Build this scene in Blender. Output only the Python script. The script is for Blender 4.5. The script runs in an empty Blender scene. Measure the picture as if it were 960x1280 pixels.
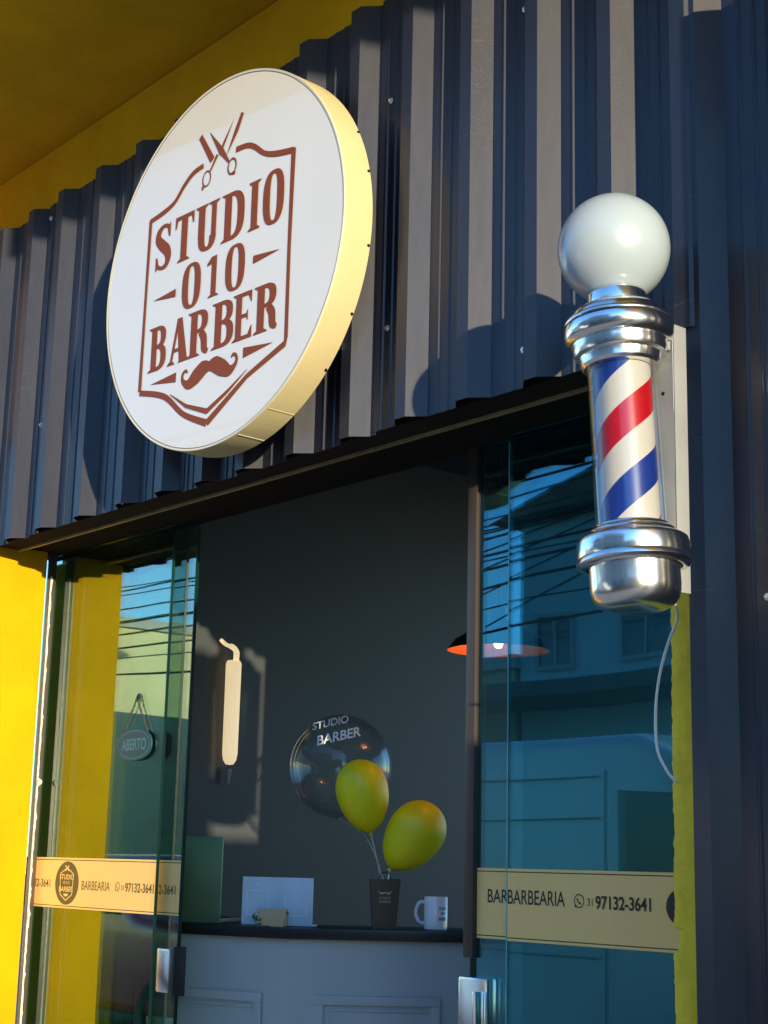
import bpy, bmesh, math, random
from math import sin, cos, pi, radians
from mathutils import Vector, Matrix, noise
random.seed(7)
sc = bpy.context.scene
C = sc.collection

# ------------------------------------------------------------------ camera (origin = eye, street level is 1.45 m below)
cam = bpy.data.cameras.new('camera'); cam_o = bpy.data.objects.new('camera', cam); C.objects.link(cam_o)
RT = (0.6418179813804397, 0.7665139351948248, 0.022936127155244266)
DN = (-0.15218173150062517, 0.15662532862945938, -0.975863323949202)
FW = (-0.7516052151057822, 0.6228361691358795, 0.21717437013131402)
cam_o.matrix_world = Matrix(((RT[0], -DN[0], -FW[0], 0), (RT[1], -DN[1], -FW[1], 0), (RT[2], -DN[2], -FW[2], 0), (0, 0, 0, 1)))
cam.sensor_fit = 'VERTICAL'; cam.sensor_height = 36; cam.lens = 36 * 1977.35 / 1280
cam.clip_start = 0.05; cam.clip_end = 2000
sc.camera = cam_o

# ------------------------------------------------------------------ light
SUN = Vector((2.7, -1.0, 0.33)).normalized()
w = bpy.data.worlds.new('World'); sc.world = w; w.use_nodes = True
nt = w.node_tree; bg = nt.nodes['Background']
sky = nt.nodes.new('ShaderNodeTexSky'); sky.sky_type = 'NISHITA'; sky.sun_disc = False
sky.sun_elevation = math.asin(SUN.z); sky.sun_rotation = math.atan2(SUN.x, SUN.y)
sky.air_density = 1.0; sky.dust_density = 0.0; sky.ozone_density = 3.6; sky.altitude = 900
nt.links.new(sky.outputs[0], bg.inputs[0]); bg.inputs[1].default_value = 0.15
sl = bpy.data.lights.new('sun', 'SUN'); so = bpy.data.objects.new('sun', sl); C.objects.link(so)
sl.energy = 2.0; sl.angle = radians(0.55); sl.color = (1.0, 0.82, 0.50)
so.rotation_euler = (-SUN).to_track_quat('-Z', 'Y').to_euler()
sc.view_settings.view_transform = 'Standard'; sc.view_settings.look = 'None'
sc.view_settings.exposure = 2.25; sc.view_settings.gamma = 1.0
try:
    sc.cycles.use_denoising = True
    sc.cycles.max_bounces = 10; sc.cycles.transparent_max_bounces = 24; sc.cycles.glossy_bounces = 6
    sc.cycles.sample_clamp_indirect = 4
except Exception: pass

# ------------------------------------------------------------------ materials
def nodes(name):
    m = bpy.data.materials.new(name); m.use_nodes = True
    t = m.node_tree; return m, t, t.nodes['Principled BSDF']
def mat(name, col, rough=0.5, metal=0.0, spec=0.5, coat=0.0, coat_r=0.05, var=0.0, vscale=8.0, bump=0.0, bscale=60.0,
        rvar=0.0, stretch=(1, 1, 1), emit=None, es=0.0, bdist=0.01):
    m, t, p = nodes(name)
    p.inputs['Base Color'].default_value = (*col, 1); p.inputs['Roughness'].default_value = rough
    p.inputs['Metallic'].default_value = metal; p.inputs['Specular IOR Level'].default_value = spec
    p.inputs['Coat Weight'].default_value = coat; p.inputs['Coat Roughness'].default_value = coat_r
    if emit: p.inputs['Emission Color'].default_value = (*emit, 1); p.inputs['Emission Strength'].default_value = es
    if var or bump or rvar:
        tc = t.nodes.new('ShaderNodeTexCoord'); mp = t.nodes.new('ShaderNodeMapping'); mp.inputs['Scale'].default_value = stretch
        t.links.new(tc.outputs['Object'], mp.inputs[0])
    if var or rvar:
        n = t.nodes.new('ShaderNodeTexNoise'); n.inputs['Scale'].default_value = vscale; n.inputs['Detail'].default_value = 7; n.inputs['Roughness'].default_value = 0.62
        t.links.new(mp.outputs[0], n.inputs[0])
    if var:
        r = t.nodes.new('ShaderNodeMapRange'); r.inputs[1].default_value = 0.3; r.inputs[2].default_value = 0.7
        r.inputs[3].default_value = 1 - var; r.inputs[4].default_value = 1 + var * 0.6
        t.links.new(n.outputs[0], r.inputs[0])
        mx = t.nodes.new('ShaderNodeVectorMath'); mx.operation = 'SCALE'; mx.inputs[0].default_value = col
        t.links.new(r.outputs[0], mx.inputs['Scale']); t.links.new(mx.outputs[0], p.inputs['Base Color'])
    if rvar:
        r2 = t.nodes.new('ShaderNodeMapRange'); r2.inputs[1].default_value = 0.3; r2.inputs[2].default_value = 0.7
        r2.inputs[3].default_value = max(0.02, rough - rvar); r2.inputs[4].default_value = rough + rvar
        t.links.new(n.outputs[0], r2.inputs[0]); t.links.new(r2.outputs[0], p.inputs['Roughness'])
    if bump:
        n2 = t.nodes.new('ShaderNodeTexNoise'); n2.inputs['Scale'].default_value = bscale; n2.inputs['Detail'].default_value = 6
        t.links.new(mp.outputs[0], n2.inputs[0])
        b = t.nodes.new('ShaderNodeBump'); b.inputs['Strength'].default_value = bump; b.inputs['Distance'].default_value = bdist
        t.links.new(n2.outputs[0], b.inputs['Height']); t.links.new(b.outputs[0], p.inputs['Normal'])
    return m

def cladding_mat(name, col, dust=0.35):
    """painted trapezoidal sheet: dark coat, clear gloss, dust specks, rubbed streaks"""
    m, t, p = nodes(name)
    tc = t.nodes.new('ShaderNodeTexCoord')
    def noise_(scale, det, st):
        mp = t.nodes.new('ShaderNodeMapping'); mp.inputs['Scale'].default_value = st; t.links.new(tc.outputs['Object'], mp.inputs[0])
        n = t.nodes.new('ShaderNodeTexNoise'); n.inputs['Scale'].default_value = scale; n.inputs['Detail'].default_value = det; n.inputs['Roughness'].default_value = 0.65
        t.links.new(mp.outputs[0], n.inputs[0]); return n
    def rng(src, a, b, c, d):
        r = t.nodes.new('ShaderNodeMapRange'); r.inputs[1].default_value = a; r.inputs[2].default_value = b; r.inputs[3].default_value = c; r.inputs[4].default_value = d
        t.links.new(src, r.inputs[0]); return r.outputs[0]
    fine = noise_(230, 4, (1, 1, 1)); big = noise_(2.2, 5, (1, 1, 0.5)); scr = noise_(14, 6, (0.6, 0.6, 14))
    mul = t.nodes.new('ShaderNodeMath'); mul.operation = 'MULTIPLY'
    t.links.new(rng(fine.outputs[0], 0.54, 0.74, 0.0, 1.0), mul.inputs[0]); t.links.new(rng(big.outputs[0], 0.35, 0.68, 0.15, 1.0), mul.inputs[1])
    s2 = t.nodes.new('ShaderNodeMath'); s2.operation = 'MULTIPLY'; t.links.new(rng(scr.outputs[0], 0.62, 0.72, 0, 0.25), s2.inputs[0]); t.links.new(rng(big.outputs[0], 0.48, 0.62, 0.0, 1.0), s2.inputs[1])
    ad = t.nodes.new('ShaderNodeMath'); ad.operation = 'MULTIPLY_ADD'; ad.inputs[1].default_value = dust; t.links.new(mul.outputs[0], ad.inputs[0]); t.links.new(s2.outputs[0], ad.inputs[2]); ad.use_clamp = True
    mx = t.nodes.new('ShaderNodeMix'); mx.data_type = 'RGBA'; mx.inputs[6].default_value = (*col, 1); mx.inputs[7].default_value = (0.30, 0.27, 0.21, 1)
    t.links.new(ad.outputs[0], mx.inputs[0]); t.links.new(mx.outputs[2], p.inputs['Base Color'])
    t.links.new(rng(big.outputs[0], 0.3, 0.7, 0.50, 0.60), p.inputs['Roughness'])
    p.inputs['IOR'].default_value = 1.64; p.inputs['Specular Tint'].default_value = (0.93, 0.91, 0.93, 1)
    p.inputs['Coat Weight'].default_value = 0.16; t.links.new(rng(big.outputs[0], 0.3, 0.7, 0.10, 0.2), p.inputs['Coat Roughness'])
    p.inputs['Coat IOR'].default_value = 1.6
    b = t.nodes.new('ShaderNodeBump'); b.inputs['Strength'].default_value = 0.25; b.inputs['Distance'].default_value = 0.012
    w_ = noise_(5, 3, (1, 1, 0.35)); t.links.new(w_.outputs[0], b.inputs['Height'])
    b2 = t.nodes.new('ShaderNodeBump'); b2.inputs['Strength'].default_value = 0.12; b2.inputs['Distance'].default_value = 0.001
    t.links.new(fine.outputs[0], b2.inputs['Height']); t.links.new(b.outputs[0], b2.inputs['Normal']); t.links.new(b2.outputs[0], p.inputs['Normal'])
    return m

def glass_mat(name, tint, refl, ior):
    """tinted reflective pane: straight-through tint plus mirror reflection by Fresnel"""
    m = bpy.data.materials.new(name); m.use_nodes = True; t = m.node_tree; t.nodes.clear()
    o = t.nodes.new('ShaderNodeOutputMaterial'); mx = t.nodes.new('ShaderNodeMixShader')
    tr = t.nodes.new('ShaderNodeBsdfTransparent'); tr.inputs[0].default_value = (*tint, 1)
    gl = t.nodes.new('ShaderNodeBsdfGlossy'); gl.inputs['Color'].default_value = (*refl, 1); gl.inputs['Roughness'].default_value = 0.0
    ge = t.nodes.new('ShaderNodeNewGeometry'); dp = t.nodes.new('ShaderNodeVectorMath'); dp.operation = 'DOT_PRODUCT'
    t.links.new(ge.outputs['Incoming'], dp.inputs[0]); t.links.new(ge.outputs['Normal'], dp.inputs[1])
    def mth(op, a, bv=None):
        q = t.nodes.new('ShaderNodeMath'); q.operation = op
        if hasattr(a, 'links'): t.links.new(a, q.inputs[0])
        else: q.inputs[0].default_value = a
        if bv is not None:
            if hasattr(bv, 'links'): t.links.new(bv, q.inputs[1])
            else: q.inputs[1].default_value = bv
        return q.outputs[0]
    f5 = mth('POWER', mth('SUBTRACT', 1.0, mth('ABSOLUTE', dp.outputs['Value'])), 4.0)   # Schlick
    fac = mth('ADD', mth('MULTIPLY', f5, 1 - ior), ior)
    tc = t.nodes.new('ShaderNodeTexCoord'); n = t.nodes.new('ShaderNodeTexNoise'); n.inputs['Scale'].default_value = 1.1; n.inputs['Detail'].default_value = 1
    b = t.nodes.new('ShaderNodeBump'); b.inputs['Strength'].default_value = 0.05; b.inputs['Distance'].default_value = 0.04
    t.links.new(tc.outputs['Object'], n.inputs[0]); t.links.new(n.outputs[0], b.inputs['Height']); t.links.new(b.outputs[0], gl.inputs['Normal'])
    t.links.new(fac, mx.inputs[0]); t.links.new(tr.outputs[0], mx.inputs[1]); t.links.new(gl.outputs[0], mx.inputs[2]); t.links.new(mx.outputs[0], o.inputs[0])
    return m

M = {}
M['clad'] = cladding_mat('navy_sheet', (0.002, 0.005, 0.020), 0.16)
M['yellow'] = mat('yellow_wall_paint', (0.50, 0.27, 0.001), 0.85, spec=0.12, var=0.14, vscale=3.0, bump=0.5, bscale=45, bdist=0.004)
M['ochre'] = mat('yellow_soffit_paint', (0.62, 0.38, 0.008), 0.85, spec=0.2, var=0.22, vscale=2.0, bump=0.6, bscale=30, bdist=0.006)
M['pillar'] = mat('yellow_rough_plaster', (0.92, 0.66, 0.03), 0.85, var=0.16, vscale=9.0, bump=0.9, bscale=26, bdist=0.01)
M['raw'] = mat('raw_plaster_edge', (0.55, 0.52, 0.46), 0.95, var=0.3, vscale=40, bump=1.0, bscale=90, bdist=0.01)
M['face'] = mat('white_acrylic', (0.57, 0.56, 0.555), 0.22, spec=0.5, var=0.03, vscale=2.5, coat=1.0, coat_r=0.03)
M['rim'] = mat('cream_painted_metal', (0.46, 0.40, 0.235), 0.45, var=0.06, vscale=7, bump=0.1, bscale=14)
M['trim'] = mat('white_edge_trim', (0.5, 0.48, 0.4), 0.35)
M['steel_grey'] = mat('dull_zinc', (0.28, 0.28, 0.26), 0.5, metal=0.6, var=0.1)
M['dot'] = mat('black_dot', (0.008, 0.008, 0.008), 0.9, spec=0.1)
M['screw'] = mat('bright_screw_head', (0.8, 0.8, 0.8), 0.3, metal=0.7)
M['chrome'] = mat('polished_chrome', (0.80, 0.81, 0.82), 0.20, metal=1.0, rvar=0.06, vscale=5, bump=0.04, bscale=9)
M['globe'] = mat('opal_globe', (0.28, 0.345, 0.42), 0.3, coat=0.4, coat_r=0.15)
M['bracket'] = mat('galvanised_plate', (0.26, 0.28, 0.32), 0.42, metal=0.15, var=0.1, vscale=6, rvar=0.08)
M['black_metal'] = mat('black_metal', (0.02, 0.02, 0.022), 0.45)
M['bronze'] = mat('dark_bronze_profile', (0.075, 0.06, 0.055), 0.4, metal=0.5)
M['gold_line'] = mat('gold_anodised_strip', (0.42, 0.33, 0.16), 0.4, metal=0.5, var=0.3, vscale=14)
M['soffit_dark'] = mat('dark_header_board', (0.014, 0.012, 0.012), 0.9, spec=0.15, var=0.25, vscale=5)
M['glassL'] = glass_mat('green_mirror_glass', (0.62, 0.76, 0.70), (0.80, 0.96, 0.92), 0.16)
M['glassR'] = glass_mat('teal_mirror_glass', (0.62, 0.80, 0.82), (0.18, 0.56, 0.72), 0.15)
M['green_edge'] = mat('green_glass_edge', (0.005, 0.075, 0.05), 0.15, coat=0.6)
M['dark_edge'] = mat('dark_glass_edge', (0.0, 0.018, 0.014), 0.3)
M['strip'] = mat('gold_window_film', (0.90, 0.57, 0.19), 0.42, var=0.04, vscale=3)
M['ink'] = mat('black_print', (0.02, 0.017, 0.014), 0.6)
M['brownink'] = mat('brown_print', (0.13, 0.10, 0.03), 0.6)
M['logo'] = mat('brown_vinyl', (0.17, 0.042, 0.016), 0.55, spec=0.2)
M['charcoal'] = mat('charcoal_wall', (0.040, 0.046, 0.054), 0.42, var=0.1, vscale=1.5, bump=0.2, bscale=30, bdist=0.002)
M['counter'] = mat('grey_painted_counter', (0.44, 0.46, 0.46), 0.5, var=0.07, vscale=2)
M['shelf'] = mat('black_counter_top', (0.006, 0.006, 0.008), 0.35)
M['room_floor'] = mat('grey_porcelain_floor', (0.22, 0.21, 0.2), 0.3, var=0.1)
M['balloon'] = mat('yellow_latex', (0.90, 0.78, 0.006), 0.45, coat=0.12, coat_r=0.3)
M['white_print'] = mat('white_print', (0.8, 0.84, 0.88), 0.6)
M['ribbon'] = mat('silver_ribbon', (0.7, 0.7, 0.68), 0.3, metal=0.4)
M['bag'] = mat('black_gift_bag', (0.005, 0.005, 0.007), 0.3)
M['mug'] = mat('white_ceramic', (0.86, 0.88, 0.92), 0.2, coat=0.5)
M['lid'] = mat('green_laptop_lid', (0.16, 0.22, 0.12), 0.35, metal=0.4)
M['display'] = mat('frosted_acrylic', (0.62, 0.72, 0.85), 0.25, var=0.12, vscale=12)
M['kraft'] = mat('kraft_card', (0.50, 0.36, 0.2), 0.6)
M['shade_out'] = mat('black_lampshade', (0.012, 0.012, 0.012), 0.4)
M['shade_in'] = mat('copper_lampshade_lining', (0.80, 0.20, 0.06), 0.5)
M['bulb'] = mat('warm_bulb', (1, 0.8, 0.5), 0.4, emit=(1.0, 0.62, 0.28), es=14)
M['tube'] = mat('cream_sun_patch', (0.8, 0.7, 0.5), 0.4, emit=(0.95, 0.72, 0.40), es=0.16)  # glow stands in for sunlight on the back wall
M['cable'] = mat('white_cable', (0.85, 0.87, 0.9), 0.4)
M['asphalt'] = mat('asphalt', (0.07, 0.07, 0.072), 0.85, var=0.3, vscale=4, bump=0.4, bscale=140)
M['pave'] = mat('concrete_paving', (0.42, 0.38, 0.31), 0.85, var=0.2, vscale=3, bump=0.3, bscale=60)
M['kerb'] = mat('kerb_stone', (0.32, 0.31, 0.29), 0.8, var=0.2)
M['wallA'] = mat('pale_blue_render', (0.42, 0.50, 0.52), 0.85, var=0.12, vscale=1)
M['wallB'] = mat('beige_render', (0.42, 0.38, 0.3), 0.85, var=0.12, vscale=1)
M['wallC'] = mat('cream_render', (0.62, 0.60, 0.38), 0.85, var=0.12, vscale=1)
M['wallD'] = mat('grey_render', (0.36, 0.37, 0.38), 0.85, var=0.12, vscale=1)
M['roof'] = mat('clay_roof', (0.22, 0.10, 0.06), 0.8, var=0.3, vscale=4)
M['dark_glass'] = mat('dark_window_glass', (0.02, 0.025, 0.03), 0.08)
M['frame_w'] = mat('white_window_frame', (0.6, 0.6, 0.58), 0.5)
M['van'] = mat('white_van_paint', (0.72, 0.74, 0.76), 0.25, coat=0.8)
M['red'] = mat('red_car_paint', (0.42, 0.012, 0.012), 0.25, coat=0.9)
M['tyre'] = mat('tyre_rubber', (0.02, 0.02, 0.02), 0.85)
M['lamp_glass'] = mat('headlight_glass', (0.7, 0.7, 0.7), 0.1)
M['shutter'] = mat('steel_shutter', (0.16, 0.17, 0.18), 0.5, metal=0.3)
M['wire'] = mat('black_power_cable', (0.012, 0.012, 0.012), 0.7)
M['board'] = mat('grey_sun_block_board', (0.22, 0.22, 0.22), 0.7)

# clear blown plastic of the bubble balloon and the pole's tube
def clear_mat(name, ior, col=(1, 1, 1), tint=(0.97, 0.98, 0.98)):
    m = glass_mat(name, tint, col, ior); return m
M['bubble'] = clear_mat('clear_bubble', 0.014)
M['tube_glass'] = clear_mat('clear_cylinder', 0.04)

# barber stripes: helix in object space (flat print on the inner drum)
def stripes():
    m, t, p = nodes('barber_stripes')
    tc = t.nodes.new('ShaderNodeTexCoord'); sx = t.nodes.new('ShaderNodeSeparateXYZ'); t.links.new(tc.outputs['Object'], sx.inputs[0])
    at = t.nodes.new('ShaderNodeMath'); at.operation = 'ARCTAN2'; t.links.new(sx.outputs[1], at.inputs[0]); t.links.new(sx.outputs[0], at.inputs[1])
    a = t.nodes.new('ShaderNodeMath'); a.operation = 'DIVIDE'; a.inputs[1].default_value = 2 * pi; t.links.new(at.outputs[0], a.inputs[0])
    z = t.nodes.new('ShaderNodeMath'); z.operation = 'MULTIPLY'; z.inputs[1].default_value = 1 / 0.30; t.links.new(sx.outputs[2], z.inputs[0])
    s = t.nodes.new('ShaderNodeMath'); s.operation = 'SUBTRACT'; t.links.new(z.outputs[0], s.inputs[0]); t.links.new(a.outputs[0], s.inputs[1])
    ph = t.nodes.new('ShaderNodeMath'); ph.operation = 'ADD'; ph.inputs[1].default_value = STRIPE_PHASE; t.links.new(s.outputs[0], ph.inputs[0])
    f = t.nodes.new('ShaderNodeMath'); f.operation = 'FRACT'; t.links.new(ph.outputs[0], f.inputs[0])
    r = t.nodes.new('ShaderNodeValToRGB'); r.color_ramp.interpolation = 'CONSTANT'
    cr = r.color_ramp; W = (0.33, 0.33, 0.34, 1)
    cr.elements[0].position = 0; cr.elements[0].color = (0.004, 0.018, 0.17, 1)
    cr.elements[1].position = 0.25; cr.elements[1].color = W
    e = cr.elements.new(0.5); e.color = (0.26, 0.001, 0.006, 1)
    e = cr.elements.new(0.75); e.color = W
    t.links.new(f.outputs[0], r.inputs[0]); t.links.new(r.outputs[0], p.inputs['Base Color'])
    p.inputs['Roughness'].default_value = 0.3
    return m
STRIPE_PHASE = 0.574
M['stripes'] = stripes()

# ------------------------------------------------------------------ object helpers
def tag(o, label=None, cat=None, group=None, kind=None):
    if label: o['label'] = label
    if cat: o['category'] = cat
    if group: o['group'] = group
    if kind: o['kind'] = kind
    return o
def empty(name, loc, label, cat, group=None):
    o = bpy.data.objects.new(name, None); o.location = loc; o.empty_display_size = 0.1; C.objects.link(o)
    return tag(o, label, cat, group)
class MB:
    def __init__(s): s.v = []; s.f = []; s.mi = []; s.cur = 0
    def add(s, vs, fs):
        b = len(s.v); s.v += [tuple(v) for v in vs]
        for f in fs: s.f.append(tuple(b + i for i in f)); s.mi.append(s.cur)
    def box(s, x0, x1, y0, y1, z0, z1):
        s.add([(x0,y0,z0),(x1,y0,z0),(x1,y1,z0),(x0,y1,z0),(x0,y0,z1),(x1,y0,z1),(x1,y1,z1),(x0,y1,z1)],
              [(0,3,2,1),(4,5,6,7),(0,1,5,4),(1,2,6,5),(2,3,7,6),(3,0,4,7)]); return s
    def obox(s, c, ax, ay, az, hx, hy, hz):
        c = Vector(c); vs = []
        for k in (-1, 1):
            for i, j in ((-1,-1),(1,-1),(1,1),(-1,1)): vs.append(c + ax*hx*i + ay*hy*j + az*hz*k)
        s.add(vs, [(0,3,2,1),(4,5,6,7),(0,1,5,4),(1,2,6,5),(2,3,7,6),(3,0,4,7)]); return s
    def prism(s, poly, z0, z1):
        n = len(poly); s.add([(x,y,z0) for x,y in poly] + [(x,y,z1) for x,y in poly],
            [tuple(range(n-1,-1,-1)), tuple(range(n,2*n))] + [(i,(i+1)%n,(i+1)%n+n,i+n) for i in range(n)]); return s
    def extr(s, poly, d):   # poly: 3D points, d: extrusion vector
        n = len(poly); d = Vector(d); P = [Vector(p) for p in poly]
        s.add(P + [p+d for p in P], [tuple(range(n-1,-1,-1)), tuple(range(n,2*n))] + [(i,(i+1)%n,(i+1)%n+n,i+n) for i in range(n)]); return s
    def lathe(s, prof, n=48, o=(0,0,0), axis=None):
        o = Vector(o); rot = axis.to_track_quat('Z','Y').to_matrix() if axis is not None else Matrix.Identity(3)
        vs = []; fs = []
        for r, z in prof:
            for i in range(n): a = 2*pi*i/n; vs.append(o + rot @ Vector((r*cos(a), r*sin(a), z)))
        for k in range(len(prof)-1):
            for i in range(n): j = (i+1) % n; fs.append((k*n+i, k*n+j, (k+1)*n+j, (k+1)*n+i))
        s.add(vs, fs); return s
    def tube(s, pts, r, n=8):
        P = [Vector(p) for p in pts]; vs = []; fs = []; up = Vector((0.13,0.31,0.94)).normalized()
        R = r if isinstance(r, (list, tuple)) else [r]*len(P)
        for k, p in enumerate(P):
            t = (P[min(k+1,len(P)-1)] - P[max(k-1,0)]).normalized(); a = t.cross(up)
            if a.length < 1e-3: a = t.cross(Vector((1,0,0)))
            a.normalize(); b = t.cross(a)
            for i in range(n): vs.append(p + (a*cos(2*pi*i/n) + b*sin(2*pi*i/n))*R[k])
        for k in range(len(P)-1):
            for i in range(n): j = (i+1)%n; fs.append((k*n+i,k*n+j,(k+1)*n+j,(k+1)*n+i))
        fs.append(tuple(range(n-1,-1,-1))); fs.append(tuple(range((len(P)-1)*n, len(P)*n)))
        s.add(vs, fs); return s
    def build(s, name, m, parent=None, smooth=False, bevel=0, bseg=2, origin=None):
        me = bpy.data.meshes.new(name); vs = s.v
        if origin is not None: vs = [(x-origin[0], y-origin[1], z-origin[2]) for x,y,z in vs]
        me.from_pydata(vs, [], s.f)
        for mm in (m if isinstance(m, (list, tuple)) else [m]): me.materials.append(mm)
        if isinstance(m, (list, tuple)): me.polygons.foreach_set('material_index', s.mi)
        bm = bmesh.new(); bm.from_mesh(me); bmesh.ops.remove_doubles(bm, verts=bm.verts, dist=1e-6)
        bmesh.ops.recalc_face_normals(bm, faces=bm.faces)
        if bevel: bmesh.ops.bevel(bm, geom=[e for e in bm.edges if len(e.link_faces)==2 and e.calc_face_angle(0)>0.6], offset=bevel, segments=bseg, affect='EDGES', profile=0.6)
        bm.to_mesh(me); bm.free()
        if smooth or bevel:
            me.shade_smooth()
            try: me.set_sharp_from_angle(angle=radians(38))
            except Exception: pass
        o = bpy.data.objects.new(name, me); C.objects.link(o)
        if origin is not None: o.location = origin
        if parent is not None:
            o.parent = parent; 
            pm = parent.matrix_world if parent.parent is None else None
            # parents are unrotated empties / meshes: keep world placement
            off = Vector((0,0,0)); q = parent
            while q is not None: off += q.location; q = q.parent
            o.location = Vector(o.location) - off
        return o
def sheet(poly, name, m, parent=None): 
    b = MB(); b.add(poly, [tuple(range(len(poly)))]); return b.build(name, m, parent)

# frame for flat print: origin o, unit vectors e (reading direction), u (up), n (outwards)
class Flat:
    def split(s): m = s.mb; s.mb = MB(); return m
    def __init__(s, o, e, u, n): s.o = Vector(o); s.e = Vector(e).normalized(); s.u = Vector(u).normalized(); s.n = Vector(n).normalized(); s.k = 0; s.mb = MB()
    def P(s, x, y, k=0): return s.o + s.e*x + s.u*y + s.n*(0.00012*k)
    def poly(s, pts): s.k = (s.k + 1) % 9; s.mb.add([s.P(x, y, s.k) for x, y in pts], [tuple(range(len(pts)))])
    def strip(s, L, R):
        s.k = (s.k + 1) % 9; n = len(L)
        s.mb.add([s.P(x, y, s.k) for x, y in L + R], [(i, i+1, n+i+1, n+i) for i in range(n-1)])
    def stroke(s, pts, wid, closed=False, smooth=True, res=6):
        # variable width ribbon through pts; wid scalar or list
        W = wid if isinstance(wid, (list, tuple)) else [wid]*len(pts)
        if closed: pts = pts + [pts[0]]; W = list(W) + [W[0]]
        if smooth and len(pts) > 2:
            Q = []; V = []
            for i in range(len(pts)-1):
                p0 = pts[i-1] if i else (pts[-2] if closed else pts[0]); p1 = pts[i]; p2 = pts[i+1]; p3 = pts[i+2] if i+2 < len(pts) else (pts[1] if closed else pts[-1])
                for j in range(res):
                    t = j/res
                    Q.append(tuple(0.5*((2*p1[c])+(-p0[c]+p2[c])*t+(2*p0[c]-5*p1[c]+4*p2[c]-p3[c])*t*t+(-p0[c]+3*p1[c]-3*p2[c]+p3[c])*t**3) for c in (0,1)))
                    V.append(W[i]*(1-t)+W[i+1]*t)
            Q.append(pts[-1]); V.append(W[-1])
        else: Q = pts; V = W
        L = []; R = []
        for i, p in enumerate(Q):
            a = Q[max(i-1,0)]; b = Q[min(i+1,len(Q)-1)]
            if closed and i in (0, len(Q)-1): a = Q[-2]; b = Q[1]
            dx, dy = b[0]-a[0], b[1]-a[1]; l = math.hypot(dx,dy) or 1; nx, ny = -dy/l*V[i]/2, dx/l*V[i]/2
            # miter for sharp corners
            if not smooth and 0 < i < len(Q)-1:
                d1 = Vector((p[0]-a[0], p[1]-a[1])).normalized(); d2 = Vector((b[0]-p[0], b[1]-p[1])).normalized()
                c = max(0.35, math.sqrt(max(0,(1+d1.dot(d2))/2))); nx /= c; ny /= c
            L.append((p[0]+nx,p[1]+ny)); R.append((p[0]-nx,p[1]-ny))
        s.strip(L, R)
    def ring(s, cx, cy, rx, ry, tx, ty, a0=0, a1=360, n=26, e=2.4):
        L = []; R = []
        for i in range(n+1):
            a = radians(a0+(a1-a0)*i/n); c, q = cos(a), sin(a)
            f = lambda v: math.copysign(abs(v)**(2/e), v)
            L.append((cx+rx*f(c), cy+ry*f(q))); R.append((cx+(rx-tx)*f(c), cy+(ry-ty)*f(q)))
        s.strip(L, R)

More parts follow.
